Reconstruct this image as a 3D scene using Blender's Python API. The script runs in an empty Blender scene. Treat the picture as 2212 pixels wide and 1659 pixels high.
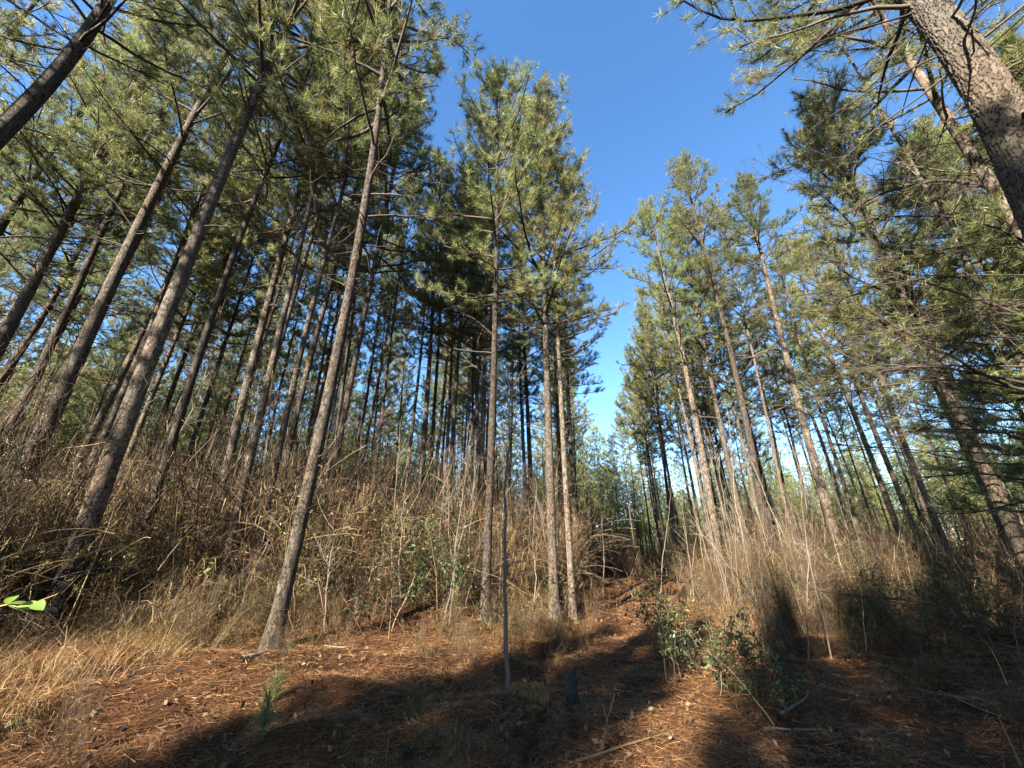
import bpy, math
import numpy as np
from mathutils import Vector, Matrix, Euler

R = math.radians
SC = bpy.context.scene
COL = SC.collection

# ------------------------------------------------------------------ camera, sky, sun
PITCH = R(22.5)
EYE = 1.6
CP, SP = math.cos(PITCH), math.sin(PITCH)
cam_d = bpy.data.cameras.new("camera")
cam_d.sensor_width = 34.6
cam_d.lens = 13.0
cam_d.clip_start = 0.05
cam_d.clip_end = 3000
cam = bpy.data.objects.new("camera", cam_d)
cam.location = (0, 0, EYE)
cam.rotation_euler = (math.pi / 2 + PITCH, 0, 0)
COL.objects.link(cam)
SC.camera = cam

SUN_AZ, SUN_EL = R(213), R(31)          # where the sun stands: behind the viewer, a little to the left
world = bpy.data.worlds.new("World")
SC.world = world
world.use_nodes = True
wn = world.node_tree
sky = wn.nodes.new("ShaderNodeTexSky")
sky.sky_type = 'NISHITA'
sky.sun_disc = False
sky.sun_elevation = SUN_EL
sky.sun_rotation = SUN_AZ
sky.altitude = 200
sky.air_density = 1.0
sky.dust_density = 0.1
sky.ozone_density = 3.0
bg = wn.nodes["Background"]
bg.inputs[1].default_value = 0.06
shs = wn.nodes.new("ShaderNodeHueSaturation")
shs.inputs["Saturation"].default_value = 1.16
wn.links.new(sky.outputs[0], shs.inputs["Color"])
wn.links.new(shs.outputs[0], bg.inputs[0])

sun_d = bpy.data.lights.new("sun", 'SUN')
sun_d.energy = 5.0
sun_d.angle = R(0.5)
sun_d.color = (1.0, 0.92, 0.80)
sun = bpy.data.objects.new("sun", sun_d)
dirv = Vector((-math.sin(SUN_AZ) * math.cos(SUN_EL), -math.cos(SUN_AZ) * math.cos(SUN_EL), -math.sin(SUN_EL)))
sun.rotation_euler = dirv.to_track_quat('-Z', 'Y').to_euler()
COL.objects.link(sun)

SC.view_settings.view_transform = 'Standard'
SC.view_settings.look = 'None'
SC.view_settings.gamma = 1
SC.view_settings.exposure = 2.8
SC.view_settings.use_curve_mapping = False
SC.render.engine = 'CYCLES'
SC.cycles.max_bounces = 5
SC.cycles.diffuse_bounces = 4
SC.cycles.glossy_bounces = 2
SC.cycles.transmission_bounces = 2
SC.cycles.transparent_max_bounces = 4
SC.cycles.use_denoising = True

# ------------------------------------------------------------------ helpers
W2, F2 = 1106.0, 831.0                  # the photograph measured at 2212 x 1659


def ray(px, py):
    r = (px - W2) / F2
    u = (829.5 - py) / F2
    return np.array([r, CP - SP * u, SP + CP * u])


def at_depth(px, py, t):
    return np.array([0, 0, EYE]) + t * ray(px, py)


def smooth(a, b, x):
    t = np.clip((x - a) / (b - a), 0, 1)
    return t * t * (3 - 2 * t)


_rg = np.random.default_rng(5)
_NW = []
for wl, amp, n in ((7.0, .07, 5), (2.6, .032, 6), (1.1, .018, 7), (.45, .007, 8)):
    for i in range(n):
        a = _rg.uniform(0, 2 * math.pi)
        w = wl * _rg.uniform(.7, 1.4)
        _NW.append((math.cos(a) * 2 * math.pi / w, math.sin(a) * 2 * math.pi / w, _rg.uniform(0, 6.28), amp * .7))


def path_s(x, y):
    return (x - (.62 + .25 * y)) / 1.03


def hgt(x, y):
    x = np.asarray(x, float)
    y = np.asarray(y, float)
    s = path_s(x, y)
    h = .42 * smooth(1.3, 5.5, -s) + .12 * smooth(2, 6, s)
    near = 1 - smooth(18, 30, np.abs(y))
    h = h - .05 * np.exp(-((np.abs(s) - .75) / .28) ** 2) * near
    h = h + .16 * np.exp(-((y - 17.5) / 2.6) ** 2) * np.exp(-(s / 6) ** 2)
    h = h - 7.0 * smooth(26, 95, y)
    rr = np.hypot(x, y)
    fade = .25 + .75 * smooth(1.0, 4.0, rr)
    n = 0
    for kx, ky, ph, amp in _NW:
        n = n + amp * np.sin(kx * x + ky * y + ph)
    return h + n * fade * np.where(np.abs(s) < 1.4, .6, 1.0)


H00 = float(hgt(0, 0))


def gz(x, y):
    return float(hgt(x, y)) - H00


def gzv(x, y):
    return hgt(x, y) - H00


def ground_hit(px, py):
    d = ray(px, py)
    t = 1.0
    while t < 80:
        p = np.array([0, 0, EYE]) + t * d
        if p[2] < gz(p[0], p[1]):
            return p
        t += .03
    return p


class Geo:
    def __init__(s):
        s.V, s.F3, s.F4, s.T, s.n = [], [], [], [], 0
        s.X = {}

    def add(s, V, F, tint=None):
        V = np.asarray(V, float).reshape(-1, 3)
        F = np.asarray(F, np.int64)
        (s.F3 if F.shape[1] == 3 else s.F4).append(F + s.n)
        s.V.append(V)
        if tint is None:
            tint = .5
        s.T.append(np.broadcast_to(np.asarray(tint, float), (len(V),)).copy())
        s.n += len(V)

    def mesh(s, name, mat, smooth_shade=False, extra=None):
        me = bpy.data.meshes.new(name)
        V = np.concatenate(s.V)
        f3 = np.concatenate(s.F3) if s.F3 else np.zeros((0, 3), np.int64)
        f4 = np.concatenate(s.F4) if s.F4 else np.zeros((0, 4), np.int64)
        loops = np.concatenate([f3.ravel(), f4.ravel()]).astype(np.int32)
        starts = np.concatenate([np.arange(len(f3)) * 3, len(f3) * 3 + np.arange(len(f4)) * 4]).astype(np.int32)
        me.vertices.add(len(V))
        me.vertices.foreach_set("co", V.astype(np.float32).ravel())
        me.loops.add(len(loops))
        me.loops.foreach_set("vertex_index", loops)
        me.polygons.add(len(starts))
        me.polygons.foreach_set("loop_start", starts)
        me.update(calc_edges=True)
        at = me.attributes.new("tint", 'FLOAT', 'POINT')
        at.data.foreach_set("value", np.concatenate(s.T).astype(np.float32))
        for k, v in (extra or {}).items():
            a = me.attributes.new(k, 'FLOAT', 'POINT')
            a.data.foreach_set("value", np.asarray(v, np.float32))
        if smooth_shade:
            me.polygons.foreach_set("use_smooth", np.ones(len(starts), bool))
        me.materials.append(mat)
        return me


def nrm(v):
    return v / np.maximum(np.linalg.norm(v, axis=-1, keepdims=True), 1e-9)


def tubes(g, P, Rad, sides, tint):
    """P (N,k,3), Rad (N,k), tint (N,)"""
    P = np.asarray(P, float)
    Rad = np.asarray(Rad, float)
    N, k, _ = P.shape
    if N == 0:
        return
    T = nrm(np.gradient(P, axis=1))
    m = nrm(P[:, -1] - P[:, 0])
    ref = np.where(np.abs(m[:, 2:3]) > .75, np.array([[1., .13, 0]]), np.array([[0, .07, 1.]]))[:, None, :]
    sd = nrm(np.cross(T, np.broadcast_to(ref, T.shape)))
    up = np.cross(sd, T)
    a = np.arange(sides) * 2 * math.pi / sides
    ring = P[:, :, None, :] + Rad[:, :, None, None] * (np.cos(a)[None, None, :, None] * sd[:, :, None, :] + np.sin(a)[None, None, :, None] * up[:, :, None, :])
    base = (np.arange(N) * k * sides)[:, None, None]
    j = np.arange(k - 1)[None, :, None] * sides
    i = np.arange(sides)[None, None, :]
    i2 = (i + 1) % sides
    q = np.stack([base + j + i, base + j + i2, base + j + sides + i2, base + j + sides + i], -1).reshape(-1, 4)
    g.add(ring.reshape(-1, 3), q, np.repeat(np.asarray(tint, float), k * sides))


def wander(rng, start, d, L, k, bend=.12, up=0.0):
    """N wandering paths: start (N,3), d (N,3) unit, L (N,) -> (N,k,3)"""
    N = len(start)
    P = np.zeros((N, k, 3))
    P[:, 0] = start
    cur = d.copy()
    for i in range(1, k):
        cur = nrm(cur + rng.normal(0, bend, (N, 3)) + np.array([0, 0, up]))
        P[:, i] = P[:, i - 1] + cur * (L / (k - 1))[:, None]
    return P


def side_twigs(rng, g, P, per, L, r, lo=.3, out=.8, k=4, bend=.2):
    n, K = P.shape[0], P.shape[1]
    bi = np.repeat(np.arange(n), per)
    x = rng.uniform(lo, .98, len(bi)) * (K - 1)
    i = np.minimum(x.astype(int), K - 2)
    f = (x - i)[:, None]
    p = P[bi, i] * (1 - f) + P[bi, i + 1] * f
    tg = nrm(P[bi, i + 1] - P[bi, i])
    d = nrm(tg + rng.normal(0, out, (len(bi), 3)))
    LL = L * rng.uniform(.3, 1.1, len(bi))
    Q = wander(rng, p, d, LL, k, bend, .02)
    tubes(g, Q, np.linspace(1, .35, k)[None] * np.full((len(bi), 1), r), 3, np.clip(rng.normal(.5, .25, len(bi)), 0, 1))
    return Q


def needles(g, rng, pos, d, m, L, w, spread=(12, 80), back=.1):
    N = len(pos)
    if N == 0:
        return
    d = nrm(d)
    ref = rng.normal(0, 1, (N, m, 3))
    D = np.broadcast_to(d[:, None, :], (N, m, 3))
    pr = nrm(np.cross(D, ref))
    a = np.radians(rng.uniform(spread[0], spread[1], (N, m, 1)))
    nd = nrm(D * np.cos(a) + pr * np.sin(a) + np.array([0, 0, -.08]))
    base = pos[:, None, :] - D * rng.uniform(0, back, (N, m, 1))
    ll = L * rng.uniform(.75, 1.15, (N, m, 1)) * rng.uniform(.8, 1.15, (N, 1, 1))
    sd = nrm(np.cross(nd, rng.normal(0, 1, (N, m, 3)))) * (w / 2)
    V = np.stack([base - sd, base + sd, base + nd * ll], 2).reshape(-1, 3)
    F = np.arange(N * m * 3).reshape(-1, 3)
    tint = np.clip(rng.normal(.5, .17, (N, 1)) + rng.normal(0, .1, (N, m)), 0, .9)
    tint = np.where(rng.random((N, 1)) < .05, rng.uniform(.93, 1, (N, m)), tint)
    g.add(V, F, np.repeat(tint.ravel(), 3))


# ------------------------------------------------------------------ materials
def mat_new(name):
    m = bpy.data.materials.new(name)
    m.use_nodes = True
    nt = m.node_tree
    return m, nt, nt.nodes["Principled BSDF"], nt.nodes["Material Output"]


def ramp_node(nt, stops):
    r = nt.nodes.new("ShaderNodeValToRGB")
    els = r.color_ramp.elements
    els[0].position, els[0].color = stops[0][0], (*stops[0][1], 1)
    els[1].position, els[1].color = stops[-1][0], (*stops[-1][1], 1)
    for p, c in stops[1:-1]:
        e = els.new(p)
        e.color = (*c, 1)
    return r


def attr_node(nt, name):
    a = nt.nodes.new("ShaderNodeAttribute")
    a.attribute_name = name
    return a


def mat_tint(name, stops, rough=.7, spec=.3, trans=0.0, vary=.25, hue=.02):
    m, nt, b, out = mat_new(name)
    L = nt.links
    a = attr_node(nt, "tint")
    r = ramp_node(nt, stops)
    L.new(a.outputs["Fac"], r.inputs[0])
    oi = nt.nodes.new("ShaderNodeObjectInfo")
    hs = nt.nodes.new("ShaderNodeHueSaturation")
    mr = nt.nodes.new("ShaderNodeMapRange")
    mr.inputs[3].default_value = 1 - vary
    mr.inputs[4].default_value = 1 + vary
    L.new(oi.outputs["Random"], mr.inputs[0])
    L.new(mr.outputs[0], hs.inputs["Value"])
    mh = nt.nodes.new("ShaderNodeMapRange")
    mh.inputs[3].default_value = .5 + hue
    mh.inputs[4].default_value = .5 - hue
    ml = nt.nodes.new("ShaderNodeMath")
    ml.operation = 'MULTIPLY'
    ml.inputs[1].default_value = 7.31
    fr = nt.nodes.new("ShaderNodeMath")
    fr.operation = 'FRACT'
    L.new(oi.outputs["Random"], ml.inputs[0])
    L.new(ml.outputs[0], fr.inputs[0])
    L.new(fr.outputs[0], mh.inputs[0])
    L.new(mh.outputs[0], hs.inputs["Hue"])
    L.new(r.outputs[0], hs.inputs["Color"])
    L.new(hs.outputs[0], b.inputs["Base Color"])
    b.inputs["Roughness"].default_value = rough
    b.inputs["Specular IOR Level"].default_value = spec
    if trans > 0:
        t = nt.nodes.new("ShaderNodeBsdfTranslucent")
        L.new(hs.outputs[0], t.inputs[0])
        mx = nt.nodes.new("ShaderNodeMixShader")
        mx.inputs[0].default_value = trans
        L.new(b.outputs[0], mx.inputs[1])
        L.new(t.outputs[0], mx.inputs[2])
        L.new(mx.outputs[0], out.inputs[0])
    return m


def mat_bark(name, near=False, cols=((.010, .008, .006), (.036, .028, .021), (.155, .130, .100))):
    m, nt, b, out = mat_new(name)
    L = nt.links
    tc = nt.nodes.new("ShaderNodeTexCoord")
    mp = nt.nodes.new("ShaderNodeMapping")
    mp.inputs["Scale"].default_value = (1, 1, .5)
    L.new(tc.outputs["Object"], mp.inputs[0])
    n1 = nt.nodes.new("ShaderNodeTexNoise")
    n1.inputs["Scale"].default_value = 26
    n1.inputs["Detail"].default_value = 6
    n1.inputs["Roughness"].default_value = .65
    L.new(mp.outputs[0], n1.inputs["Vector"])
    n2 = nt.nodes.new("ShaderNodeTexNoise")
    n2.inputs["Scale"].default_value = 1.3
    n2.inputs["Detail"].default_value = 3
    L.new(mp.outputs[0], n2.inputs["Vector"])
    # warp a little so the plates are uneven
    wp = nt.nodes.new("ShaderNodeVectorMath")
    wp.operation = 'MULTIPLY_ADD'
    wp.inputs[1].default_value = (.11, .11, .11)
    L.new(n1.outputs["Color"], wp.inputs[0])
    L.new(mp.outputs[0], wp.inputs[2])
    VS = 17 if near else 14
    v = nt.nodes.new("ShaderNodeTexVoronoi")
    v.feature = 'DISTANCE_TO_EDGE'
    v.inputs["Scale"].default_value = VS
    L.new(wp.outputs[0], v.inputs["Vector"])
    v2 = nt.nodes.new("ShaderNodeTexVoronoi")
    v2.inputs["Scale"].default_value = VS
    L.new(wp.outputs[0], v2.inputs["Vector"])
    mr = nt.nodes.new("ShaderNodeMapRange")
    mr.inputs[1].default_value = .008
    mr.inputs[2].default_value = .07
    L.new(v.outputs["Distance"], mr.inputs[0])
    ck = mr.outputs[0]
    n3 = nt.nodes.new("ShaderNodeTexNoise")
    n3.inputs["Scale"].default_value = 9
    n3.inputs["Detail"].default_value = 4
    L.new(mp.outputs[0], n3.inputs["Vector"])
    m3 = nt.nodes.new("ShaderNodeMapRange")
    m3.inputs[1].default_value = .45
    m3.inputs[2].default_value = .62
    m3.inputs[4].default_value = .75
    L.new(n3.outputs["Fac"], m3.inputs[0])
    mxm = nt.nodes.new("ShaderNodeMath")
    mxm.operation = 'MAXIMUM'
    L.new(ck, mxm.inputs[0])
    L.new(m3.outputs[0], mxm.inputs[1])
    ck = mxm.outputs[0]
    sp = nt.nodes.new("ShaderNodeSeparateColor")
    L.new(v2.outputs["Color"], sp.inputs[0])
    pl = sp.outputs[0]
    if near == "plates":
        ckp = nt.nodes.new("ShaderNodeMath")
        ckp.operation = 'MAXIMUM'
        m3.inputs[4].default_value = .55
        L.new(attr_node(nt, "crack").outputs["Fac"], ckp.inputs[0])
        L.new(m3.outputs[0], ckp.inputs[1])
        ck = ckp.outputs[0]
        pl = attr_node(nt, "plate").outputs["Fac"]
    # plate tone: per-plate value and noise
    ad = nt.nodes.new("ShaderNodeMath")
    ad.operation = 'MULTIPLY_ADD'
    ad.inputs[1].default_value = .3
    L.new(pl, ad.inputs[0])
    sb = nt.nodes.new("ShaderNodeMath")
    sb.operation = 'MULTIPLY'
    sb.inputs[1].default_value = .62
    L.new(n1.outputs["Fac"], sb.inputs[0])
    L.new(sb.outputs[0], ad.inputs[2])
    r = ramp_node(nt, ((.15, cols[1]), (.55, tuple((a + c) / 2 for a, c in zip(cols[1], cols[2]))), (.85, cols[2])))
    L.new(ad.outputs[0], r.inputs[0])
    # broad patches: redder, greyer
    r2 = ramp_node(nt, ((.35, (1.0, .86, .77)), (.65, (.95, .98, 1.0))))
    L.new(n2.outputs["Fac"], r2.inputs[0])
    mu = nt.nodes.new("ShaderNodeMix")
    mu.data_type = 'RGBA'
    mu.blend_type = 'MULTIPLY'
    mu.inputs[0].default_value = 1
    L.new(r.outputs[0], mu.inputs[6])
    L.new(r2.outputs[0], mu.inputs[7])
    mx = nt.nodes.new("ShaderNodeMix")
    mx.data_type = 'RGBA'
    mx.inputs[6].default_value = (*cols[0], 1)
    L.new(ck, mx.inputs[0])
    L.new(mu.outputs[2], mx.inputs[7])
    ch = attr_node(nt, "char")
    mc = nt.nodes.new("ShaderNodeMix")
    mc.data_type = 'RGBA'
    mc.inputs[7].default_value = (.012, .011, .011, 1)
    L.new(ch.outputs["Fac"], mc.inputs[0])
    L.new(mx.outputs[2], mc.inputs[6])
    oi = nt.nodes.new("ShaderNodeObjectInfo")
    hv = nt.nodes.new("ShaderNodeHueSaturation")
    mv = nt.nodes.new("ShaderNodeMapRange")
    mv.inputs[3].default_value = .55
    mv.inputs[4].default_value = 1.45
    L.new(oi.outputs["Random"], mv.inputs[0])
    L.new(mv.outputs[0], hv.inputs["Value"])
    L.new(mc.outputs[2], hv.inputs["Color"])
    L.new(hv.outputs[0], b.inputs["Base Color"])
    b.inputs["Roughness"].default_value = .9
    b.inputs["Specular IOR Level"].default_value = .15
    bp = nt.nodes.new("ShaderNodeBump")
    bp.inputs["Strength"].default_value = .8
    bp.inputs["Distance"].default_value = .02 if near else .03
    ba = nt.nodes.new("ShaderNodeMath")
    ba.operation = 'MULTIPLY_ADD'
    ba.inputs[1].default_value = .35
    L.new(n1.outputs["Fac"], ba.inputs[0])
    L.new(ck, ba.inputs[2])
    L.new(ba.outputs[0], bp.inputs["Height"])
    L.new(bp.outputs[0], b.inputs["Normal"])
    return m


def mat_ground():
    m, nt, b, out = mat_new("forest_floor")
    L = nt.links
    tc = nt.nodes.new("ShaderNodeTexCoord")
    n1 = nt.nodes.new("ShaderNodeTexNoise")
    n1.inputs["Scale"].default_value = .9
    n1.inputs["Detail"].default_value = 8
    n1.inputs["Roughness"].default_value = .7
    n2 = nt.nodes.new("ShaderNodeTexNoise")
    n2.inputs["Scale"].default_value = 38
    n2.inputs["Detail"].default_value = 5
    n2.inputs["Roughness"].default_value = .75
    n2.inputs["Distortion"].default_value = 1.5
    L.new(tc.outputs["Object"], n1.inputs["Vector"])
    L.new(tc.outputs["Object"], n2.inputs["Vector"])
    r1 = ramp_node(nt, ((.3, (.026, .012, .008)), (.5, (.066, .030, .013)), (.7, (.11, .054, .022))))
    L.new(n1.outputs["Fac"], r1.inputs[0])
    r2 = ramp_node(nt, ((.3, (.35, .33, .33)), (.5, (.85, .82, .8)), (.72, (1.35, 1.25, 1.1))))
    L.new(n2.outputs["Fac"], r2.inputs[0])
    mu = nt.nodes.new("ShaderNodeMix")
    mu.data_type = 'RGBA'
    mu.blend_type = 'MULTIPLY'
    mu.inputs[0].default_value = 1
    L.new(r1.outputs[0], mu.inputs[6])
    L.new(r2.outputs[0], mu.inputs[7])
    L.new(mu.outputs[2], b.inputs["Base Color"])
    b.inputs["Roughness"].default_value = .95
    b.inputs["Specular IOR Level"].default_value = .1
    bp = nt.nodes.new("ShaderNodeBump")
    bp.inputs["Strength"].default_value = .9
    bp.inputs["Distance"].default_value = .03
    L.new(n2.outputs["Fac"], bp.inputs["Height"])
    L.new(bp.outputs[0], b.inputs["Normal"])
    return m


M_GROUND = mat_ground()
M_BARKN = mat_bark("pine_bark_plated", near=True)
M_BARK = mat_bark("pine_bark")
M_BARKP = mat_bark("pine_bark_raised_plates", near="plates")
M_BRANCH = mat_tint("branch_bark", ((0, (.020, .015, .012)), (.5, (.055, .042, .033)), (1, (.12, .095, .072))), rough=.85, spec=.2)
M_NEEDLE = mat_tint("pine_needles", ((0, (.055, .076, .024)), (.35, (.135, .160, .052)), (.65, (.22, .23, .082)), (.9, (.31, .30, .12)), (.95, (.18, .10, .04)), (1, (.14, .07, .026))),
                    rough=.5, spec=.4, trans=.5, vary=.25, hue=.022)
M_TWIG = mat_tint("dry_twigs", ((0, (.015, .010, .006)), (.5, (.058, .037, .020)), (.85, (.135, .092, .052)), (1, (.27, .20, .12))), rough=.85, spec=.2, vary=.3)
M_PALE = mat_tint("pale_sapling_bark", ((0, (.045, .036, .028)), (.5, (.12, .098, .074)), (1, (.22, .185, .14))), rough=.85, spec=.2, vary=.25)
M_GREYSAP = mat_tint("grey_green_sapling_bark", ((0, (.025, .026, .022)), (.5, (.065, .066, .053)), (1, (.13, .13, .1))), rough=.85, spec=.2)
M_DRY = mat_tint("dead_grass_and_straw", ((0, (.035, .016, .006)), (.35, (.10, .050, .018)), (.7, (.22, .125, .045)), (1, (.36, .25, .11))), rough=.6, spec=.35, trans=.25, vary=.25)
M_STRAW = mat_tint("fallen_pine_needles", ((0, (.028, .012, .007)), (.35, (.080, .036, .015)), (.7, (.19, .095, .034)), (1, (.34, .205, .085))), rough=.6, spec=.35, vary=.1)
M_LEAF = mat_tint("evergreen_leaves", ((0, (.012, .02, .008)), (.5, (.033, .05, .017)), (1, (.085, .11, .03))), rough=.5, spec=.35, trans=.3, vary=.25)
M_OLIVE = mat_tint("olive_vine_leaves", ((0, (.03, .036, .009)), (.5, (.08, .09, .022)), (1, (.19, .19, .045))), rough=.5, spec=.4, trans=.35, vary=.25)
M_DEADLEAF = mat_tint("dead_leaves", ((0, (.02, .012, .008)), (.5, (.065, .036, .02)), (1, (.15, .095, .055))), rough=.7, spec=.3, trans=.1)
M_CHAR = mat_tint("charred_wood", ((0, (0.005, 0.005, 0.005)), (1, (.04, .036, .033))), rough=.8, spec=.3)


# ------------------------------------------------------------------ objects
def link(name, mesh, parent=None, loc=(0, 0, 0)):
    o = bpy.data.objects.new(name, mesh)
    COL.objects.link(o)
    o.location = loc
    if parent is not None:
        o.parent = parent
        if name in ("branches", "crown", "twigs", "foliage", "needle_tufts", "needles", "stems", "roots"):
            o["kind"] = "stuff"
    return o


def props(o, label=None, cat=None, group=None, kind=None):
    for k, v in (("label", label), ("category", cat), ("group", group), ("kind", kind)):
        if v:
            o[k] = v
    return o


def thing(name, label, cat, loc, group=None):
    o = bpy.data.objects.new(name, None)
    o.empty_display_size = .2
    COL.objects.link(o)
    o.location = loc
    return props(o, label, cat, group)


# ---- terrain: one sheet to the horizon
def axis_coords(n, fine, far):
    u = np.linspace(-1, 1, n)
    k = 7.2
    return np.sinh(k * u) / math.sinh(k) * far


def build_ground():
    a = axis_coords(620, .1, 1500)
    X, Y = np.meshgrid(a, a + 5)
    Z = gzv(X, Y)
    n = len(a)
    i = np.arange(n - 1)
    I, J = np.meshgrid(i, i)
    b = (J * n + I).ravel()
    F = np.stack([b, b + 1, b + n + 1, b + n], 1)
    g = Geo()
    g.add(np.stack([X.ravel(), Y.ravel(), Z.ravel()], 1), F)
    o = link("ground", g.mesh("ground", M_GROUND, True))
    props(o, "undulating forest floor of orange brown pine straw with a two track path", None, None, "structure")


build_ground()


# ---- crowns -------------------------------------------------------------
def crown_meshes(seed, Hc=11.0, Rm=2.1, m=14, w=.012, sub=.22, dead=12, low_drop=.35, NL=.17):
    rng = np.random.default_rng(seed)
    gb, gn = Geo(), Geo()
    st, dd, ll, fr = [], [], [], []
    z = .0
    phase = rng.uniform(0, 6.28)
    while z < Hc - .25:
        f = z / Hc
        nb = rng.integers(2, 5)
        phase += rng.uniform(.8, 2.0)
        for q in range(nb):
            if f < .35 and rng.random() < low_drop:
                continue
            az = phase + q * 2 * math.pi / nb + rng.normal(0, .3)
            el = R(8 + 52 * f + rng.normal(0, 9))
            L = Rm * (max(1 - f ** 2.0, .03)) ** .62 * rng.uniform(.5, 1.15) * (.75 + .5 * min(f * 4, .5)) + .25
            st.append((0, 0, z + rng.normal(0, .08)))
            dd.append((math.cos(az) * math.cos(el), math.sin(az) * math.cos(el), math.sin(el)))
            ll.append(L)
            fr.append(f)
        z += rng.uniform(.3, .62) * (1.0 if f < .7 else .7)
    st, dd, ll, fr = map(np.array, (st, dd, ll, fr))
    K = 9
    P = wander(rng, st, dd, ll, K, .09, .035)
    tt = np.linspace(0, 1, K)
    rad = (.007 + .011 * ll)[:, None] * (1 - .72 * tt)[None, :]
    tubes(gb, P, rad, 5, np.clip(rng.normal(.45, .2, len(P)), 0, 1))
    # side twigs
    S, D, Ls, = [], [], []
    for b in range(len(P)):
        n = max(3, int(ll[b] / sub) * 2)
        ts = rng.uniform(.22, .97, n)
        x = ts * (K - 1)
        i = np.minimum(x.astype(int), K - 2)
        fq = (x - i)[:, None]
        p = P[b][i] * (1 - fq) + P[b][i + 1] * fq
        tg = nrm(P[b][i + 1] - P[b][i])
        sidev = nrm(np.cross(tg, np.array([0, 0, 1.])))
        sgn = np.where(rng.random(n) < .5, -1, 1)[:, None]
        d = nrm(tg * rng.uniform(.4, .9, (n, 1)) + sidev * sgn * rng.uniform(.3, 1.0, (n, 1)) + np.array([0, 0, 1]) * rng.uniform(-.1, .65, (n, 1)))
        S.append(p)
        D.append(d)
        Ls.append(rng.uniform(.22, .62, n) * (1.25 - .6 * ts) * min(1.2, .5 + .4 * ll[b]))
    S, D, Ls = np.concatenate(S), np.concatenate(D), np.concatenate(Ls)
    Q = wander(rng, S, D, Ls, 4, .14, .07)
    tubes(gb, Q, np.broadcast_to(np.array([.0055, .0045, .004, .003]), (len(Q), 4)), 3, np.clip(rng.normal(.4, .2, len(Q)), 0, 1))
    # tufts on twigs and branch ends
    tp = [Q[:, 3], Q[:, 2] * .6 + Q[:, 3] * .4, Q[:, 1] * .3 + Q[:, 2] * .7, P[:, -1], P[:, -2]]
    td = [Q[:, 3] - Q[:, 2], Q[:, 3] - Q[:, 2], Q[:, 2] - Q[:, 1], P[:, -1] - P[:, -2], P[:, -1] - P[:, -2]]
    keep = rng.random(len(Q)) < .62
    tp[2], td[2] = tp[2][keep], td[2][keep]
    pos, dr = np.concatenate(tp), np.concatenate(td)
    dr = nrm(dr) + np.array([0, 0, .35])
    needles(gn, rng, pos, dr, m, NL, w)
    # leader
    lz = np.linspace(Hc - 1.2, Hc + .25, 14)
    lp = np.stack([rng.normal(0, .05, 14), rng.normal(0, .05, 14), lz], 1)
    needles(gn, rng, lp, np.tile([0, 0, 1.], (14, 1)) + rng.normal(0, .2, (14, 3)), m, NL, w)
    # dead limbs below the crown
    n = dead
    az = rng.uniform(0, 6.28, n)
    el = rng.normal(.1, .25, n)
    L = rng.uniform(.35, 1.9, n)
    d = np.stack([np.cos(az) * np.cos(el), np.sin(az) * np.cos(el), np.sin(el)], 1)
    z0 = -2.2 * rng.random(n) ** 1.3
    B = wander(rng, np.stack([0 * z0, 0 * z0, z0], 1), d, L, 7, .12, -.02)
    tubes(gb, B, np.linspace(1, .25, 7)[None, :] * (.008 + .007 * L)[:, None], 4, np.clip(rng.normal(.6, .2, n), 0, 1))
    ns_ = 26
    az = rng.uniform(0, 6.28, ns_)
    B3 = wander(rng, np.stack([0 * az, 0 * az, rng.uniform(-2.5, 3, ns_)], 1), nrm(np.stack([np.cos(az), np.sin(az), rng.normal(.15, .3, ns_)], 1)), rng.uniform(.16, .5, ns_), 4, .1)
    tubes(gb, B3, np.full((ns_, 4), .009), 4, np.clip(rng.normal(.5, .2, ns_), 0, 1))
    bi = rng.integers(0, n, n * 4)
    kk = rng.integers(2, 6, n * 4)
    dt = nrm(nrm(B[bi, kk + 1] - B[bi, kk]) + rng.normal(0, .6, (n * 4, 3)))
    tw = wander(rng, B[bi, kk], dt, rng.uniform(.15, .6, n * 4), 4, .2)
    tubes(gb, tw, np.broadcast_to(np.array([.005, .004, .003, .002]), (n * 4, 4)), 3, np.clip(rng.normal(.55, .2, n * 4), 0, 1))
    return gb.mesh("branches", M_BRANCH), gn.mesh("crown", M_NEEDLE)


CROWNS = [crown_meshes(100 + i, Hc=11, Rm=r, m=19, w=.010, sub=.21, low_drop=.22, NL=.19) for i, r in enumerate((2.6, 2.9, 2.3, 2.8, 3.1, 2.5))]
CROWNS_FAR = [crown_meshes(200 + i, Hc=11, Rm=r, m=12, w=.018, sub=.28, low_drop=.25, NL=.2) for i, r in enumerate((2.4, 2.1, 2.5, 2.3, 2.6))]
CROWN_OPEN = [crown_meshes(300 + i, Hc=8, Rm=2.9, m=18, w=.008, sub=.22, dead=16, low_drop=.12) for i in range(2)]
CROWN_YOUNG = [crown_meshes(320 + i, Hc=8, Rm=2.2, m=18, w=.011, sub=.14, dead=6, low_drop=.05) for i in range(2)]


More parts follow.
